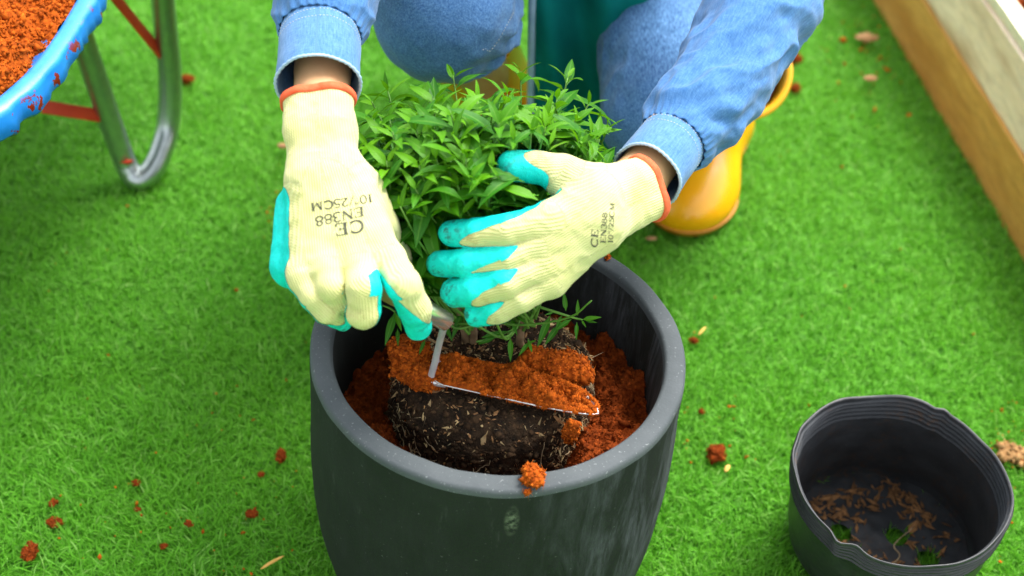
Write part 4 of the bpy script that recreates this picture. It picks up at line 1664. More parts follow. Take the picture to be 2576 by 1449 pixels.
clump('coir_clump', PZ(1344, 1196, RIM_Z + 0.007), 0.0105, 240, (1.0, 1.2, .75), 0.0011, 'bright coir lump sitting on the front of the planter rim', 'coir lumps on the planter rim')
clump('coir_clump', PZ(1326, 1238, RIM_Z + 0.001), 0.0032, 241, (1, 1, .7), 0.0010, 'tiny coir crumb on the outer edge of the planter rim', 'coir lumps on the planter rim')
clump('coir_clump', PZ(1528, 646, RIM_Z + 0.003), 0.0032, 242, (1, 1, .7), 0.0010, 'tiny coir crumb on the far right of the planter rim', 'coir lumps on the planter rim')

# coir and husk dropped on the lawn
for i, (u, v, s, sq, lab) in enumerate((
        (75, 1388, 0.0155, (.85, 1.3, .6), 'largest coir lump on the lawn at the lower left corner'),
        (139, 1314, 0.0105, (1.3, .9, .6), 'dark oval coir lump on the lawn above the largest lump'),
        (131, 1267, 0.0065, (.8, 1.2, .6), 'small coir crumb on the lawn farthest left above the oval lump'),
        (343, 1214, 0.0070, (1.1, .9, .6), 'coir crumb on the lawn midway between wheelbarrow leg and lower edge'),
        (346, 1281, 0.0050, (1, .9, .6), 'tiny coir crumb on the lawn directly below another small crumb'),
        (474, 1317, 0.0066, (1.1, .8, .6), 'coir crumb with a short shadow on the lawn left of the planter'),
        (411, 1374, 0.0058, (1, 1, .6), 'reddish coir crumb on the lawn near the bottom edge'),
        (633, 1292, 0.0098, (1.3, .8, .6), 'flattened coir lump on the lawn nearest the lower planter wall'),
        (707, 1146, 0.0120, (.75, 1.2, .7), 'drop shaped coir lump on the lawn left of the planter'),
        (656, 1193, 0.0055, (1, .8, .6), 'tiny coir crumb on the lawn below the drop shaped lump'),
        (1803, 1143, 0.0190, (.9, 1.15, .7), 'large coir lump on the lawn between the planter and the grow bag'),
        (471, 201, 0.0170, (1, .9, .7), 'blurred coir lump on the lawn right of the wheelbarrow leg'),
        (1745, 856, 0.0080, (1.3, .8, .6), 'stringy coir crumb on the lawn close to the planter rim at right'),
        (1764, 1035, 0.0058, (1.2, .8, .6), 'tiny coir crumb on the lawn above the large right lump'),
        (1998, 148, 0.0180, (1, .9, .7), 'blurred coir lump on the lawn beside the boot cuff'),
        (2000, 222, 0.0140, (1, .9, .7), 'small blurred coir lump just right of the yellow boot opening'))):
    p = PZ(u, v, 0.014)
    clump('coir_clump', p, s * 0.64, 300 + i, sq, None, lab, 'coir lumps dropped on the lawn', 'coir_wet_bits')
g = np.random.default_rng(17)
pts = []
for cu, cv, su, sv, n in ((450, 1150, 260, 220, 40), (300, 1330, 250, 120, 18), (640, 1250, 120, 120, 14), (690, 560, 40, 70, 22), (2170, 120, 60, 70, 46), (2190, 210, 70, 50, 26), (2540, 1120, 30, 60, 40), (1800, 1080, 80, 90, 16), (1720, 1000, 40, 140, 12), (120, 700, 120, 200, 10), (2000, 700, 250, 300, 22), (2520, 1350, 40, 80, 8)):
    for _ in range(n):
        pts.append(PZ(g.normal(cu, su), g.normal(cv, sv), g.uniform(0.010, 0.020)))
pts = np.array(pts)
pts = pts[np.hypot(pts[:, 0], pts[:, 1]) > 0.21]
v1, f1, t1 = bits(pts, 0.0015 * g.lognormal(0, 0.45, len(pts)), (1.3, .9, .7), g)
o = mesh('coir_crumbs', v1, f1, MT['coir_bits'], attr={'tint': np.clip(t1 + .2, 0, 1)}, kind='stuff')
tag(o, 'tiny orange coir crumbs scattered over the lawn', 'coir', kind='stuff')


def husk_thing(u0, v0, u1, v1, w, m, name, label, cat, z=0.020, group=None):
    a, b = PZ(u0, v0, z), PZ(u1, v1, z)
    c = catmull([a, a * .7 + b * .3 + [0, 0, .002], a * .3 + b * .7 + [0, 0, .002], b], 14)
    r = w * np.sin(np.linspace(0.12, np.pi - 0.12, 14)) ** 0.7
    V, F = tube(c, r, 8)
    V[:, 2] = z + (V[:, 2] - z) * 0.5
    V = V + (fbm(V, 150, 2) * w * 0.15)[:, None]
    o = mesh(name, V, F, MT[m], origin=(a + b) / 2 - [0, 0, w * .5])
    tag(o, label, cat, group)


husk_thing(1834, 1171, 1824, 1187, 0.0034, 'straw', 'straw_piece', 'bright yellow straw bit on the lawn below the large coir lump', 'straw')
husk_thing(2152, 96, 2208, 97, 0.013, 'tan', 'bark_chip', 'larger blurred tan bark chip on the lawn beside the brown plank', 'bark')
husk_thing(2172, 198, 2206, 199, 0.0085, 'tan', 'bark_chip', 'smaller blurred tan bark chip on the lawn beside the brown plank', 'bark')
husk_thing(1624, 601, 1652, 601, 0.0042, 'tan', 'bark_chip', 'flat pale bark chip on the lawn right of the gloved wrist', 'bark')
husk_thing(697, 369, 724, 369, 0.0075, 'tan', 'bark_chip', 'pale bark chip on the lawn left of the upright glove cuff', 'bark')
o = clump('bark_chip', PZ(2556, 1142, 0.014), 0.019, 350, (1.4, .9, .5), 0.0026, None, None, 'tan_bits')
tag(o, 'crumbly tan bark chip on the lawn at the right edge by the grow bag', 'bark')
husk_thing(655, 1432, 715, 1398, 0.0022, 'straw', 'straw_piece', 'yellowish straw blade on the lawn at the lower edge', 'straw')
husk_thing(1757, 843, 1776, 822, 0.0020, 'straw', 'straw_piece', 'thin straw blade on the lawn beside the planter rim', 'straw')


# ------------------------------------------------------------------ the person crouching behind the planter
HIPC = np.array([0.04, 0.92, 0.36])
person = thing('person', (0.08, 0.82, 0.0), 'person in denim shirt, jeans, teal apron and yellow boots crouching behind the planter', 'person')


def cdir(x, y, z):
    """a direction from picture right, picture down and towards the viewer"""
    return unit(RGT * x - UPV * y - FWD * z)


kneeL, kneeR = np.array([-0.100, 0.405, 0.497]), np.array([0.174, 0.445, 0.345])
hipL, hipR = HIPC + [-0.135, 0, 0.03], HIPC + [0.13, 0, 0.03]
bootLo, bootRo = P(1168, 90, 2.00), P(1870, 178, 1.985)
ankL, ankR = P(1245, 222, 2.20), P(1782, 242, 2.235)
wrL, elL = P(806, 262, 1.372), P(838, -190, 1.56)
wrR, elR = P(1602, 462, 1.400), P(1985, -110, 1.66)
shL, shR = np.array([-0.20, 0.64, 0.86]), np.array([0.27, 0.64, 0.86])


# ---- body: one continuous skin surface, mostly under clothes
def body_f(p):
    d = cap(p, HIPC + [0, 0, 0.05], [0.035, 0.68, 0.72], 0.115, 0.105)
    d = smin(d, cap(p, shL, shR, 0.055, 0.055), 0.08)
    for h, k, a, td in ((hipL, kneeL, ankL, (-0.20, 0.97)), (hipR, kneeR, ankR, (0.30, 0.95))):
        l = smin(cap(p, h, k, 0.075, 0.052), cap(p, k, a, 0.050, 0.036), 0.02)
        toe = a + np.array([-td[0] * 0.12, -td[1] * 0.12, -0.062])
        l = smin(l, cap(p, a + [0, 0, -0.05], toe, 0.030, 0.026), 0.02)
        d = smin(d, l, 0.04)
    for s, e, w, hnd in ((shL, elL, wrL, P(840, 560, 1.325)), (shR, elR, wrR, P(1440, 560, 1.35))):
        l = smin(cap(p, s, e, 0.046, 0.038), cap(p, e, w, 0.040, 0.0268), 0.02)
        l = smin(l, cap(p, w, w * .5 + hnd * .5, 0.0262, 0.020), 0.01)
        d = smin(d, l, 0.03)
    nk = np.array([0.035, 0.60, 0.93])
    hd = np.array([0.035, 0.53, 1.04])
    d = smin(d, cap(p, [0.035, 0.65, 0.86], nk, 0.055, 0.048), 0.04)
    h = ellip(p, hd, (0.074, 0.092, 0.108))
    h = smin(h, ellip(p, hd + [0, -0.075, -0.015], (0.013, 0.024, 0.022)), 0.015)        # nose
    h = smin(h, ellip(p, hd + [0, -0.045, -0.085], (0.040, 0.035, 0.030)), 0.03)         # chin
    for s in (-1, 1):
        h = smin(h, ellip(p, hd + [s * 0.076, 0.005, -0.01], (0.010, 0.020, 0.030)), 0.01)
        h = np.maximum(h, -ellip(p, hd + [s * 0.030, -0.088, 0.010], (0.017, 0.016, 0.009)))
    return smin(d, h, 0.02)


V, F = surface(body_f, (-0.36, -0.02, 0.0), (0.56, 1.12, 1.18), 0.0080)
V = relax(V, F, 2, 0.5)
body = mesh('body', V, F, MT['skin'], person)
hd = np.array([0.035, 0.53, 1.04])
V, F = surface(lambda p: np.maximum(ellip(p, hd + [0, 0.012, 0.010], (0.082, 0.100, 0.112)) + 0.002 * fbm(p, 60, 2), -(p[:, 1] - hd[1] + 0.052 + 0.6 * np.minimum(p[:, 2] - hd[2] - 0.05, 0))), hd - 0.14, hd + 0.15, 0.006)
mesh('hair', V, F, MT['hair'], person)


# ---- jeans
def fold(p, s, o=2):
    return 1 - 2 * np.abs(fbm(p, s, o))


def jeans_f(p):
    d = cap(p, HIPC + [-0.05, 0.02, 0.03], HIPC + [0.05, 0.02, 0.03], 0.150, 0.150)
    for h, k, bo, rk, rs in ((hipL, kneeL, bootLo, 0.080, 0.060), (hipR, kneeR, P(1838, 190, 2.04), 0.068, 0.046)):
        e = k + (bo - k) * 1.12
        l = smin(cap(p, h, k, 0.100, rk), cap(p, k, e, rk * .95, rs), 0.02)
        d = smin(d, l, 0.03)
    near = np.minimum(np.linalg.norm(p - (kneeL + [0.06, 0.05, -0.06]), axis=1), np.linalg.norm(p - (kneeR + [0.0, 0.1, 0.0]), axis=1))
    w = np.clip(1.25 - near / 0.16, 0.12, 1)
    st = np.stack([p[:, 0] * 1.0, p[:, 1] * 1.0, p[:, 2] * 1.9], -1)
    c1 = p - (kneeL + [0.085, 0.02, -0.045])
    deep = 0.011 * np.exp(-(np.linalg.norm(c1, axis=1) / 0.055) ** 2) * np.sin(c1[:, 2] * 190 + c1[:, 0] * 120)
    return d - 0.0054 * w * fold(st, 13, 3) - 0.0016 * fbm(p, 30, 2) - deep


V, F = surface(jeans_f, (-0.26, 0.26, 0.04), (0.48, 1.16, 0.66), 0.0040)
V = relax(V, F, 1, 0.5)
fade = np.zeros(len(V))
for c_, s_, a_ in ((kneeL * .72 + hipL * .28 + [0.005, 0, .08], .085, 1.0), (kneeR * .86 + hipR * .14 + [0.0, 0, .075], .075, 1.1), (kneeR + [0.0, -0.05, 0.0], .05, .5)):
    fade += a_ * np.exp(-(np.linalg.norm(V - c_, axis=1) / s_) ** 2)
jeans = mesh('jeans', V, F, MT['jeans'], person, attr={'fade': np.clip(fade, 0, 1)})


def stitches(path, r, gap, m, parent, name='stitching'):
    C = catmull(path, 600)
    s = np.r_[0, np.cumsum(np.linalg.norm(np.diff(C, axis=0), axis=1))]
    n = int(s[-1] / gap)
    q = np.stack([np.interp((np.arange(n) + .5) * gap, s, C[:, i]) for i in range(3)], -1)
    t = np.gradient(q, axis=0)
    t /= np.linalg.norm(t, axis=1, keepdims=True)
    b = np.cross(t, unit([0.3, 0.5, 0.8]))
    b /= np.linalg.norm(b, axis=1, keepdims=True)
    rot = np.stack([t, b, np.cross(t, b)], -1)
    v, f, _ = bits(q, gap * .38, (1, r / gap, r / gap), np.random.default_rng(1), rot, 0.1)
    return mesh(name, v, f, m, parent)


def on_surface(me_obj, path, off=0.0008):
    """lay a line of sight-line points on a mesh"""
    bv = BVHTree.FromPolygons([tuple(v.co) for v in me_obj.data.vertices], [tuple(p.vertices) for p in me_obj.data.polygons])
    out = []
    for u, v in path:
        h, nrm, i, dist = bv.ray_cast(Vector(CAM), Vector(unit(_ray(u, v))))
        if h is not None:
            n = np.array(nrm)
            if n @ (CAM - np.array(h)) < 0:
                n = -n
            out.append(np.array(h) + n * off)
    return out


seam = on_surface(jeans, [(1291, 30), (1278, 55), (1262, 85), (1245, 112), (1230, 128), (1218, 122), (1206, 135)])
if len(seam) > 3:
    stitches(seam, 0.0010, 0.0042, MT['stitch'], jeans)
seam = on_surface(jeans, [(1524, 0), (1512, 60), (1500, 130), (1490, 200), (1486, 260), (1492, 310)], 0.001)
if len(seam) > 3:
    stitches(seam, 0.0010, 0.0045, MT['stitch'], jeans)


# ---- apron hanging between the knees
def apron_sheet():
    n, m = 70, 60
    s = np.linspace(0, 1, n)
    t = np.linspace(0, 1, m)
    S, T = np.meshgrid(s, t, indexing='ij')
    xl = np.interp(t, [0, .35, .7, 1], [-0.09, 0.000, 0.012, 0.03])
    xr = np.interp(t, [0, .35, .7, 1], [0.22, 0.185, 0.190, 0.19])
    X = xl[None] * (1 - S) + xr[None] * S
    Z = 0.66 - 0.60 * T
    Y = 0.640 - 0.06 * np.sin(np.clip(T, 0, 1) * np.pi) + 0.0 * S
    Y = Y + 0.018 * np.sin(S * 9.0 - T * 5.0 + 0.6) + 0.010 * np.sin(S * 17 - T * 9) + 0.03 * (S - .5) ** 2
    V = np.stack([X, Y, Z], -1).reshape(-1, 3)
    return V, grid_faces(n, m), V.reshape(n, m, 3)


V, F, G_ = apron_sheet()
apron = mesh('apron', V, F, MT['apron'], person)
md = apron.modifiers.new('cloth', 'SOLIDIFY')
md.thickness = 0.0018
for k_ in (0, -1):
    e_ = G_[k_]
    V, F = tube(e_[::2] + np.array([0, -0.003, 0]), 0.0052, 8, 60)
    o = mesh('apron_trim', V, F, MT['trim'], apron)
    o['label'] = 'pale blue binding along the apron edge'


# ---- boots
def boot(name, toe, dirf, ank, op, r_op, label, shade=False):
    d_ = unit(np.array([dirf[0], dirf[1], 0]))
    sd = np.array([-d_[1], d_[0], 0])
    ball_ = toe + d_ * 0.058
    heel = toe + d_ * 0.245
    axis_ = unit(op - ank)

    def outer(p, grow=0.0):
        f = ellip(p, ball_ + d_ * 0.012 + [0, 0, 0.040], (0.072 + grow, 0.088 + grow, 0.053 + grow), np.stack([sd, d_, [0, 0, 1.0]], -1))
        f = smin(f, cap(p, ball_ + d_ * 0.03 + [0, 0, 0.047], heel + [0, 0, 0.055], 0.055 + grow, 0.050 + grow), 0.03)
        f = smin(f, cap(p, ank, op, 0.060 + grow, r_op + grow), 0.05)
        f = smin(f, cap(p, heel + [0, 0, 0.05], ank, 0.043 + grow, 0.050 + grow), 0.03)
        return f

    def shell(p):
        o_ = outer(p) - 0.0006 * fbm(p, 25, 2)
        dd = np.abs(o_ + 0.003) - 0.003
        dd = np.maximum(dd, (p - op) @ axis_)
        return np.maximum(dd, 0.006 - p[:, 2])
    lo = np.minimum(np.minimum(toe, heel), np.minimum(ank, op)) - 0.085
    hi = np.maximum(np.maximum(toe, heel), np.maximum(ank, op)) + 0.085
    lo[2] = 0.0
    V, F = surface(shell, lo, hi, 0.0030)
    V = relax(V, F, 2, 0.5)
    b = mesh('boot', V, F, MT['boot'], person)
    b['label'] = label
    V, F = surface(lambda p: np.maximum(outer(p, 0.004), np.maximum(p[:, 2] - 0.026, 0.002 - p[:, 2])), lo, hi, 0.0032)
    V = relax(V, F, 1, 0.5)
    mesh('sole', V, F, MT['boot_sole'], b)
    # rolled rim round the opening
    T_, N_, B_ = frames(np.array([ank, op]))
    a = np.linspace(0, 2 * np.pi, 64, endpoint=False)
    loop_ = []
    for q in a:
        dr = N_[1] * math.cos(q) + B_[1] * math.sin(q)
        loop_.append(op - axis_ * 0.002 + dr * (r_op - 0.001))
    V, F = tube(loop_, 0.0052, 10, None, closed=True)
    mesh('rim', V, F, MT['boot'], b)
    V, F = surface(lambda p: np.maximum(np.maximum(outer(p) + 0.008, (p - op) @ axis_ + 0.03), -(outer(p) + 0.012)), lo, hi, 0.004)
    mesh('lining', V, F, MT['boot_lining'], b)
    return b


boot('boot', PZ(1698, 594, 0.0), (0.30, 0.95), ankR, bootRo, 0.0665, 'glossy yellow rubber boot beside the right sleeve')
boot('boot', np.array([0.045, 0.545, 0.0]), (-0.20, 0.97), ankL, bootLo, 0.068, 'yellow rubber boot shaded under the knee')


# ---- sleeves
def sleeve(path, rad, n, seg, disp, end_in=0.035, th=0.0018):
    C = catmull(path, n)
    k = len(path)
    rr = np.interp(np.linspace(0, k - 1, n), np.arange(k), rad)
    T_, N_, B_ = frames(C, UPV)
    s = np.r_[0, np.cumsum(np.linalg.norm(np.diff(C, axis=0), axis=1))]
    a = np.linspace(0, 2 * np.pi, seg, endpoint=False)
    Sg, Ag = np.meshgrid(s, a, indexing='ij')
    rad_ = rr[:, None] + disp(Sg, Ag)
    D = N_[:, None] * np.cos(a)[None, :, None] + B_[:, None] * np.sin(a)[None, :, None]
    outer = C[:, None] + D * rad_[..., None]
    # turned edge and lining for a short way in
    m = max(2, int(np.searchsorted(s, end_in)))
    inner = (C[:, None] + D * (rad_ - th)[..., None])[:m][::-1]
    lip_ = (C[:1, None] + D[:1] * (rad_[:1] - th / 2)[..., None]) - T_[:1, None] * th * .6
    G = np.concatenate([inner, lip_, outer], 0)
    ss = np.concatenate([s[:m][::-1], [0], s])
    r0 = rr.mean()
    UV = np.stack(np.broadcast_arrays(a[None] * r0, ss[:, None]), -1).reshape(-1, 2)
    return G.reshape(-1, 3), grid_faces(len(G), seg, True), UV, outer, s


def folds(seed, amp, fs, fa, twist):
    def f(S, A):
        q = np.stack([S * fs + twist * np.sin(A + seed), np.cos(A) * fa + seed * 3.1, np.sin(A) * fa], -1)
        return amp * (1 - 2.2 * np.abs(fbm(q, 1.0, 2))) + amp * .25 * fbm(q, 3.0, 2)
    return f


def cuff_and_sleeve(opening, seam_pt, rest, r_cuff, r_rest, seed, amp, label):
    cl = [opening, opening * .5 + seam_pt * .5, seam_pt]
    puck = lambda S, A: 0.0005 * np.sin(A * 46 + 3 * np.sin(A * 3)) * np.exp(-(S / 0.006) ** 2) + 0.0007 * np.sin(A * 30 + 2 * np.sin(A * 5)) * np.exp(-((S - ln) / 0.008) ** 2) + 0.0016 * fbm(np.stack([S * 30, np.cos(A) * 1.5 + seed, np.sin(A) * 1.5], -1), 1.0, 2)
    ln = np.linalg.norm(seam_pt - opening)
    V, F, UV, outr, s = sleeve(cl, [r_cuff * 1.0, r_cuff * .99, r_cuff * .985], 40, 120, puck, 0.03)
    path = [seam_pt + unit(opening - seam_pt) * 0.006] + rest
    fd = folds(seed, amp, 20, 1.25, 0.9)

    def dsp(S, A):
        k = np.clip(S / 0.022, 0, 1)
        gather = 0.0012 * np.sin(A * 26 + 2 * np.sin(A * 4)) * np.exp(-(S / 0.014) ** 2)
        return (fd(S, A) + 0.0015) * (0.25 + 0.75 * k) + gather
    V2, F2, UV2, o2, s2 = sleeve(path, r_rest, 170, 120, dsp, 0.01)
    sl = mesh('sleeve', V2, F2, MT['shirt'], person, uv=UV2)
    sl['label'] = label
    cf = mesh('cuff', V, F, MT['cuff'], sl, uv=UV)
    # two rows of stitching at the seam and one at the turned edge, a corded edge
    for row in (-7, -12):
        stitches(np.vstack([outr[row], outr[row][:1]]) + 0.0, 0.0013, 0.0034, MT['stitch'], sl)
    V, F = tube(outr[0], 0.0016, 6, None, closed=True)
    mesh('cuff_edge', V, F, MT['trim'], sl)
    return sl


cuff_and_sleeve(P(801, 214, 1.378), P(806, 76, 1.425), [P(812, 30, 1.44), P(824, -30, 1.462), P(836, -110, 1.50), elL, elL * .5 + shL * .5, shL + [-0.01, 0, 0]],
                0.0405, [0.0409, 0.0480, 0.0510, 0.0540, 0.057, 0.062, 0.072], 1, 0.0042, 'pale blue denim sleeve on the trowel arm')
cuff_and_sleeve(P(1626, 441, 1.405), P(1697, 351, 1.452), [P(1738, 298, 1.475), P(1800, 226, 1.505), P(1850, 140, 1.54), P(1893, 55, 1.575), elR, elR * .5 + shR * .5, shR + [0.01, 0, 0]],
                0.0355, [0.0359, 0.0440, 0.0470, 0.0500, 0.0540, 0.060, 0.062, 0.072], 2, 0.0062, 'creased blue denim sleeve reaching across the right')
V, F = surface(lambda p: smin(cap(p, HIPC + [-0.0, -0.02, 0.16], [0.035, 0.69, 0.74], 0.150, 0.130), cap(p, shL, shR, 0.075, 0.075), 0.09) - 0.004 * fold(p, 11, 2), (-0.32, 0.45, 0.40), (0.40, 1.15, 0.98), 0.009)
V = relax(V, F, 1, 0.5)
mesh('shirt', V, F, MT['jeans'], person)


# ------------------------------------------------------------------ gloves
def glove(name, fingers, palm, thumbs, cuffs, cuff_end, label, pal_k=0.016, seed=0, h=0.0015):
    """fingers: lists of (point, radius, dorsal, threshold); palm: (a, b, ra, rb, dorsal, threshold)"""
    def parts(p):
        D = []
        for ch in fingers + thumbs:
            d = None
            for (a, ra, _, _), (b, rb, _, _) in zip(ch[:-1], ch[1:]):
                c = cap(p, a, b, ra, rb)
                d = c if d is None else smin(d, c, 0.003)
            D.append(d)
        pal = None
        for a, b, ra, rb, *_ in palm:
            c = cap(p, a, b, ra, rb)
            pal = c if pal is None else smin(pal, c, pal_k)
        cf = None
        for a, b, ra, rb in cuffs:
            c = cap(p, a, b, ra, rb)
            cf = c if cf is None else smin(cf, c, 0.012)
        return D, pal, cf

    E, ax = cuff_end

    def f(p):
        D, pal, cf = parts(p)
        fi = D[0]
        for d in D[1:len(fingers)]:
            fi = smin(fi, d, 0.0010)
        t = smin(pal, fi, 0.0075)
        for d in D[len(fingers):]:
            t = smin(t, d, 0.014)
        t = smin(t, cf, 0.018)
        t = t - 0.0007 * (1 - 2 * np.abs(fbm(p + seed, 62, 2))) - 0.0011 * fbm(p + seed, 28, 2)
        return np.maximum(t, (p - E) @ ax)
    allp = np.array([q[0] for ch in fingers + thumbs for q in ch] + [c[0] for c in cuffs] + [c[1] for c in cuffs] + [c[0] for c in palm] + [c[1] for c in palm])
    V, F = surface(f, allp.min(0) - 0.036, allp.max(0) + 0.036, h)
    V = relax(V, F, 1, 0.4)
    # which side of every part each vertex lies on: positive is knit, negative latex
    W, MK, RB, RW, TP = [], [], [], [], []
    for ch in fingers + thumbs:
        best = np.full(len(V), 9.0)
        mk, rb, rw, tp = np.zeros(len(V)), np.zeros(len(V)), np.zeros(len(V)), np.zeros(len(V))
        acc = 0
        for i, ((a, ra, na_, ta), (b, rb_, nb, tb)) in enumerate(zip(ch[:-1], ch[1:])):
            ab = b - a
            L = np.linalg.norm(ab)
            t = np.clip(((V - a) @ ab) / (L * L), 0, 1)
            ax_p = a + t[:, None] * ab
            d = np.linalg.norm(V - ax_p, axis=1) - (ra + (rb_ - ra) * t)
            dn = na_ * (1 - t)[:, None] + nb * t[:, None]
            dn -= ((dn @ ab) / (L * L))[:, None] * ab * 0.8
            dn /= np.linalg.norm(dn, axis=1, keepdims=True)
            rel_ = V - ax_p
            rel_ /= np.maximum(np.linalg.norm(rel_, axis=1, keepdims=True), 1e-9)
            mm = (rel_ * dn).sum(1) - (ta * (1 - t) + tb * t)
            sd = np.cross(dn, ab / L)
            up = d < best
            best = np.where(up, d, best)
            mk = np.where(up, mm, mk)
            rb = np.where(up, ((V - ax_p) * sd).sum(1), rb)
            rw = np.where(up, acc + t * L, rw)
            tp = np.where(up, (i + t) / (len(ch) - 1), tp)
            acc += L
        W.append(np.exp(-np.maximum(best, -0.002) / 0.0016)); MK.append(mk); RB.append(rb); RW.append(rw); TP.append(tp)
    for a, b, ra, rb_, dn, thr in palm:
        ab = b - a
        L = np.linalg.norm(ab)
        t = np.clip(((V - a) @ ab) / (L * L), 0, 1)
        axp = a + t[:, None] * ab
        rel_ = V - axp
        d = np.linalg.norm(rel_, axis=1) - (ra + (rb_ - ra) * t)
        rel_ /= np.maximum(np.linalg.norm(rel_, axis=1, keepdims=True), 1e-9)
        W.append(np.exp(-np.maximum(d, -0.002) / 0.0025) * 0.6); MK.append(rel_ @ dn - thr)
        RB.append((V - axp) @ unit(np.cross(dn, ab))); RW.append(t * L); TP.append(np.zeros(len(V)))
    for a, b, ra, rb_ in cuffs:
        ab = b - a
        L = np.linalg.norm(ab)
        t = np.clip(((V - a) @ ab) / (L * L), 0, 1)
        d = np.linalg.norm(V - a - t[:, None] * ab, axis=1) - (ra + (rb_ - ra) * t)
        W.append(np.exp(-np.maximum(d, -0.002) / 0.0025)); MK.append(np.full(len(V), 0.9))
        RB.append((V - a) @ unit(np.cross(-FWD, ab))); RW.append(t * L); TP.append(np.zeros(len(V)))
    W = np.array(W) + 1e-9
    W /= W.sum(0)
    mask = (W * np.array(MK)).sum(0) + 0.05 * fbm(V, 90, 2)
    tip = (W * np.array(TP)).sum(0)
    sel = W.argmax(0)
    rb = np.array(RB)[sel, np.arange(len(V))]
    rw = np.array(RW)[sel, np.arange(len(V))]
    T = np.vstack([F[:, [0, 1, 2]], F[:, [0, 2, 3]]])
    # normals
    fn = np.cross(V[T[:, 1]] - V[T[:, 0]], V[T[:, 2]] - V[T[:, 0]])
    vn = np.zeros_like(V)
    for k in range(3):
        np.add.at(vn, T[:, k], fn)
    vn /= np.maximum(np.linalg.norm(vn, axis=1, keepdims=True), 1e-12)
    out = []
    for sign in (1, -1):
        m = mask * sign
        ins = m[T] > 0
        c = ins.sum(1)
        full = T[c == 3]
        nv, extra, ex_src, newf = len(V), [], {}, []

        def cut(i, j):
            key = (min(i, j), max(i, j))
            if key not in ex_src:
                t = m[i] / (m[i] - m[j])
                ex_src[key] = (nv + len(extra))
                extra.append((i, j, t))
            return ex_src[key]
        for tr in T[(c == 1) | (c == 2)]:
            poly = []
            for k in range(3):
                i, j = int(tr[k]), int(tr[(k + 1) % 3])
                if m[i] > 0:
                    poly.append(i)
                if (m[i] > 0) != (m[j] > 0):
                    poly.append(cut(i, j))
            for k in range(1, len(poly) - 1):
                newf.append((poly[0], poly[k], poly[k + 1]))
        ei = np.array([e[0] for e in extra]); ej = np.array([e[1] for e in extra]); et = np.array([e[2] for e in extra])
        ext = lambda X: np.concatenate([X, X[ei] + (X[ej] - X[ei]) * (et if X.ndim == 1 else et[:, None])])
        Vx, nx = ext(V), ext(vn)
        if sign < 0:
            Vx = Vx + nx * 0.0005
        FF = np.vstack([full, np.array(newf)])
        used = np.unique(FF)
        re = -np.ones(len(Vx), int)
        re[used] = np.arange(len(used))
        out.append((Vx[used], re[FF], {'rib': ext(rb)[used], 'row': ext(rw)[used], 'tipness': ext(tip)[used]}))
    gl = mesh('glove', out[0][0], out[0][1], MT['knit'], person, attr=out[0][2])
    gl['label'] = label
    mesh('latex_coating', out[1][0], out[1][1], MT['latex'], gl, attr=out[1][2])
    # elastic band round the cuff end
    T_, N_, B_ = frames(np.array([E - ax * 0.01, E]), UPV)
    lp = []
    c0 = E - ax * 0.0035
    c0 = c0
    for q in np.linspace(0, 2 * np.pi, 72, endpoint=False):
        dr = N_[1] * math.cos(q) + B_[1] * math.sin(q)
        rr = np.linspace(0.008, 0.055, 240)
        vals = f(c0 - ax * 0.0 + dr * rr[:, None])
        k = np.argmax(vals > 0)
        lp.append(c0 + dr * (rr[k] + 0.0004))
    lp = np.array(lp)
    V3, F3 = [], []
    T3, N3, B3 = frames(lp, ax, True)
    sq = [(math.cos(q), math.sin(q)) for q in np.linspace(0, 2 * np.pi, 10, endpoint=False)]
    G3 = np.stack([lp + ax * (0.0042 * cx) + np.cross(T3, ax) * (0.0022 * sy) * 1.0 for cx, sy in sq], 1)
    V3 = G3.reshape(-1, 3)
    F3 = grid_faces(len(lp), len(sq), True)
    wrap = np.array([[(len(lp) - 1) * len(sq) + j, (len(lp) - 1) * len(sq) + (j + 1) % len(sq), (j + 1) % len(sq), j] for j in range(len(sq))])
    mesh('elastic_band', V3, np.vstack([F3, wrap]), MT['band'], gl)
    return gl


def jl(x, y, d):                                   # left part of the picture: the trowel hand
    return P(684.2 + .19444 * x, 590.3 + .19444 * y, d)


def jr(x, y, d):                                   # the hand that steadies the shrub
    return P(1046.5 + .3704 * x, 335.4 + .3704 * y, d)


lf_index = [(jl(1500, 330, 1.305), .0160, cdir(.75, -.2, .6), -.65), (jl(1705, 660, 1.290), .0160, cdir(.75, -.2, .6), -.05), (jl(1840, 950, 1.312), .0152, cdir(.8, -.2, .5), .55), (jl(1890, 1195, 1.340), .0126, cdir(.8, -.2, .5), 1.25)]
lf_mid = [(jl(1130, 400, 1.300), .0158, cdir(-.1, 0, .99), -.3), (jl(1185, 700, 1.280), .0160, cdir(-.3, .45, .84), .26), (jl(1185, 1000, 1.290), .0152, cdir(-.2, .70, .68), .22), (jl(1150, 1010, 1.330), .0125, cdir(-.1, .9, -.4), 2.0)]
lf_ring = [(jl(720, 430, 1.302), .0156, cdir(0, 0, .99), -.3), (jl(770, 670, 1.290), .0142, cdir(-.1, .4, .9), .12), (jl(870, 810, 1.303), .0130, cdir(-.1, .75, .65), .15), (jl(960, 860, 1.332), .0118, cdir(0, .9, -.4), 2.0)]
lf_pinky = [(jl(420, 540, 1.310), .0150, cdir(.1, 0, .99), .15), (jl(545, 790, 1.298), .0130, cdir(-.15, -.05, .98), .35), (jl(715, 965, 1.306), .0122, cdir(-.1, -.1, .98), .45), (jl(900, 1095, 1.325), .0108, cdir(-.1, -.2, .97), 1.05)]
lf_thumb = [(P(905, 480, 1.345), .020, cdir(.6, -.2, .6), -.5), (P(962, 572, 1.345), .0155, cdir(.9, -.1, .3), -.5), (P(992, 640, 1.368), .0140, cdir(.9, -.1, .3), .1), (P(1030, 715, 1.400), .0125, cdir(.9, 0, .1), 1.0)]
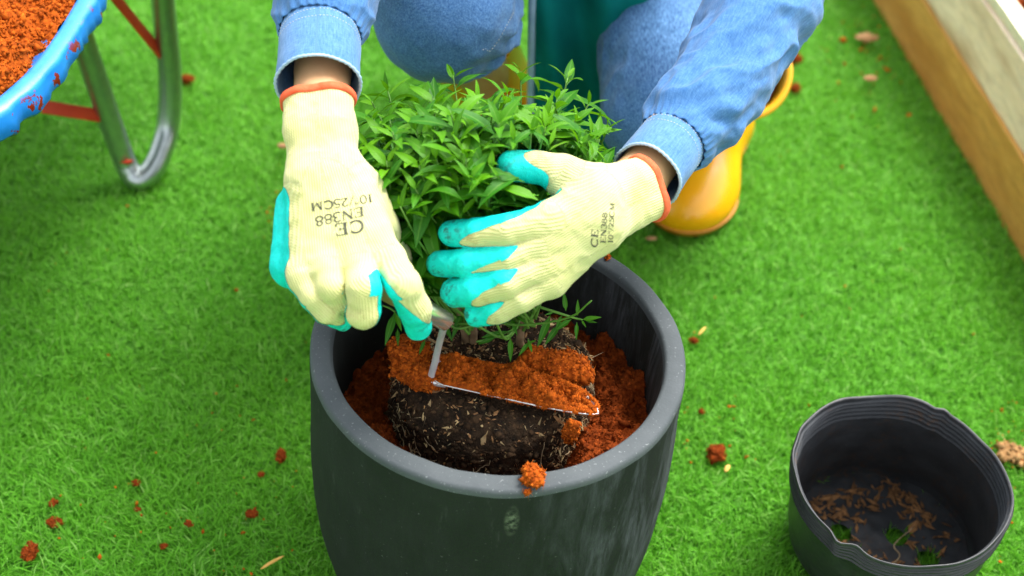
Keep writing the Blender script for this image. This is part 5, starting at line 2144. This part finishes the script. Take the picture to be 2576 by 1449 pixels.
dP = cdir(.10, -.12, .98)
lf_palm = [(P(868, 450, 1.335), jl(1500, 330, 1.307), .0185, .0165, dP, -.25), (P(838, 450, 1.330), jl(1130, 400, 1.302), .0190, .0165, dP, -.3), (P(805, 455, 1.330), jl(720, 430, 1.304), .0190, .0165, dP, -.2), (P(772, 462, 1.335), jl(420, 540, 1.313), .0180, .0160, cdir(.5, -.05, .85), .22),
           (P(742, 515, 1.358), jl(270, 400, 1.345), .0165, .0215, cdir(.72, -.05, .66), .48), (jl(1250, 480, 1.345), P(905, 480, 1.350), .016, .020, dP, -.2)]
lf_cuff = [(P(782, 445, 1.337), P(776, 330, 1.352), .0215, .0215), (P(850, 440, 1.337), P(836, 330, 1.352), .0210, .0215), (P(776, 330, 1.352), P(768, 240, 1.370), .0215, .0225), (P(836, 330, 1.352), P(830, 225, 1.372), .0215, .0225)]
gl_left = glove('glove', [lf_index, lf_mid, lf_ring, lf_pinky], lf_palm, [lf_thumb], lf_cuff, (P(798, 247, 1.369), unit(P(797, 190, 1.381) - P(806, 330, 1.352))), 'cream knit work glove with turquoise palm gripping the trowel', seed=0)

dF = cdir(0.05, .80, .60)
dT = cdir(.1, -.75, .65)
rf_index = [(jr(930, 590, 1.322), .0170, dF, -.55), (jr(620, 662, 1.318), .0146, dF, .10), (jr(420, 676, 1.330), .0138, dF, .62), (jr(245, 678, 1.348), .0122, dF, 1.3)]
rf_mid = [(jr(900, 740, 1.325), .0160, dF, -.5), (jr(620, 852, 1.322), .0142, dF, .62), (jr(370, 882, 1.336), .0134, dF, .95), (jr(160, 884, 1.356), .0112, dF, 1.5)]
rf_ring = [(jr(890, 880, 1.327), .0158, dF, -.3), (jr(620, 1018, 1.322), .0144, dF, .55), (jr(420, 1070, 1.335), .0144, dF, .92), (jr(265, 1082, 1.352), .0128, dF, 1.5)]
rf_pinky = [(jr(910, 1000, 1.332), .0145, dF, -.2), (jr(720, 1120, 1.328), .0126, dF, .35), (jr(560, 1195, 1.338), .0124, dF, .72), (jr(415, 1228, 1.352), .0110, dF, 1.35)]
rf_thumb = [(jr(1135, 370, 1.350), .0205, dT, -.8), (jr(1030, 268, 1.360), .0168, dT, -.1), (jr(830, 232, 1.356), .0152, cdir(.1, -.6, .78), .66), (jr(655, 222, 1.354), .0140, cdir(.1, -.6, .78), 1.2)]
dB = cdir(.25, .30, .92)
rf_palm = [(jr(1230, 430, 1.338), jr(930, 590, 1.324), .0200, .0175, dB, -.35), (jr(1230, 520, 1.333), jr(900, 740, 1.326), .0200, .0170, dB, -.35), (jr(1230, 610, 1.333), jr(890, 880, 1.329), .0195, .0165, dB, -.35), (jr(1215, 700, 1.340), jr(915, 1000, 1.334), .0165, .0155, dB, -.3),
           (jr(1200, 360, 1.350), jr(1010, 330, 1.360), .019, .017, dB, -.4)]
rf_cuff = [(jr(1265, 420, 1.348), jr(1430, 350, 1.368), .0205, .0205), (jr(1285, 640, 1.348), jr(1430, 520, 1.372), .0190, .0200), (jr(1430, 350, 1.368), jr(1560, 280, 1.388), .0205, .0200), (jr(1430, 520, 1.372), jr(1620, 440, 1.394), .0200, .0200)]
gl_right = glove('glove', [rf_index, rf_mid, rf_ring, rf_pinky], rf_palm, [rf_thumb], rf_cuff, (jr(1585, 370, 1.389), unit(jr(1640, 330, 1.398) - jr(1440, 440, 1.370))), 'cream knit work glove with turquoise fingers spread against the shrub', seed=7)

# ---- print on the backs of the gloves: serif capitals drawn as strokes
def arc(cx, cy, rx, ry, a0, a1, n=12):
    return [(cx + rx * math.cos(R(a)), cy + ry * math.sin(R(a))) for a in np.linspace(a0, a1, n)]


GLY = {
    'C': (.78, [(arc(.40, .5, .36, .48, 50, 310, 18), .13), ([(.66, .98), (.66, .70)], .05), ([(.66, .02), (.66, .26)], .05)]),
    'E': (.72, [([(.16, 0), (.16, 1)], .14), ([(.02, .97), (.64, .97), (.64, .76)], .06), ([(.02, .03), (.66, .03), (.66, .27)], .06), ([(.16, .5), (.46, .5)], .06), ([(.46, .62), (.46, .38)], .05)]),
    'N': (.86, [([(.14, 0), (.14, 1)], .06), ([(.12, .98), (.70, .02)], .14), ([(.70, 0), (.70, 1)], .06), ([(.02, .98), (.24, .98)], .05), ([(.02, .02), (.26, .02)], .05), ([(.58, .98), (.82, .98)], .05)]),
    'M': (.98, [([(.14, 0), (.14, 1)], .06), ([(.14, 1), (.47, .05)], .13), ([(.47, .05), (.80, 1)], .06), ([(.80, 1), (.80, 0)], .13), ([(.02, .02), (.26, .02)], .05), ([(.68, .02), (.92, .02)], .05)]),
    '3': (.58, [(arc(.24, .74, .22, .24, 150, -80, 12), .10), (arc(.24, .27, .25, .27, 85, -150, 12), .11)]),
    '8': (.60, [(arc(.27, .74, .19, .23, 0, 360, 16), .09), (arc(.27, .26, .24, .26, 0, 360, 16), .10)]),
    '1': (.44, [([(.22, 0), (.22, 1)], .13), ([(.08, .82), (.22, .98)], .06), ([(.06, .02), (.38, .02)], .05)]),
    '0': (.60, [(arc(.27, .5, .23, .48, 0, 360, 20), .10)]),
    '2': (.58, [(arc(.25, .72, .22, .26, 165, -45, 12) + [(.06, .06)], .10), ([(.04, .05), (.50, .05), (.52, .2)], .09)]),
    '5': (.58, [([(.48, .96), (.12, .96), (.09, .56)], .08), (arc(.24, .31, .26, .30, 115, -150, 12), .11)]),
    '"': (.36, [([(.08, 1), (.08, .72)], .09), ([(.26, 1), (.26, .72)], .09)]),
    '/': (.40, [([(.02, -.05), (.36, 1.05)], .07)]),
}


def text_print(gl, lines, name, parent, wide=1.5):
    """lines: (text, u, v of the start of the base line, reading direction, up direction, height) laid on the knit"""
    bv = BVHTree.FromPolygons([tuple(v.co) for v in gl.data.vertices], [tuple(p.vertices) for p in gl.data.polygons])
    Vv, Ff = [], []
    for txt, u0, v0, rd, ud, hgt in lines:
        rd, ud = np.asarray(rd, float), np.asarray(ud, float)
        x = 0.0
        for ch in txt:
            w, strokes = GLY[ch]
            for pl, th in strokes:
                C = np.array(pl, float)
                s = np.r_[0, np.cumsum(np.linalg.norm(np.diff(C, axis=0), axis=1))]
                n = max(3, int(s[-1] / 0.05))
                q = np.stack([np.interp(np.linspace(0, s[-1], n), s, C[:, i]) for i in range(2)], -1)
                t = np.gradient(q, axis=0)
                t /= np.maximum(np.linalg.norm(t, axis=1, keepdims=True), 1e-9)
                nn_ = np.stack([-t[:, 1], t[:, 0]], -1) * th / 2 * 1.15
                row = []
                for k in range(n):
                    pr_ = []
                    for e in (-1, 0, 1):
                        xy = q[k] + nn_[k] * e
                        pix = np.array([u0, v0]) + rd * (x + xy[0]) * hgt * wide + ud * xy[1] * hgt
                        h, nrm, i, dist = bv.ray_cast(Vector(CAM), Vector(unit(_ray(*pix))))
                        if h is None:
                            pr_ = None
                            break
                        nv_ = np.array(nrm)
                        if nv_ @ (CAM - np.array(h)) < 0:
                            nv_ = -nv_
                        pr_.append(np.array(h) + nv_ * 0.00035)
                    row.append(pr_)
                for k in range(n - 1):
                    if row[k] is None or row[k + 1] is None:
                        continue
                    b = len(Vv)
                    Vv += row[k] + row[k + 1]
                    Ff += [(b, b + 1, b + 4, b + 3), (b + 1, b + 2, b + 5, b + 4)]
            x += w * 0.98 + 0.05
    if Vv:
        o = mesh(name, np.array(Vv), Ff, MT['ink'], parent)
        o['label'] = 'faded black size and safety print on the glove back'


tl_ = lambda a: (math.cos(R(a)), math.sin(R(a)))
rdir, udir = unit([-1, .16]), unit([.10, 1])
text_print(gl_left, [('CE', 912, 552, rdir, udir, 31), ('EN388', 914, 519, unit([-1, .23]), udir, 24), ('10"/25CM', 936, 488, unit([-1, .15]), unit([.12, 1]), 21)], 'print', gl_left)
rdir, udir = unit([.12, -1]), unit([-1, -.16])
text_print(gl_right, [('CE', 1503, 622, unit([.05, -1]), udir, 17), ('EN388', 1523, 612, unit([.06, -1]), unit([-1, -.1]), 13), ('10"/25CM', 1541, 612, unit([.05, -1]), unit([-1, -.1]), 12)], 'print', gl_right, 1.7)
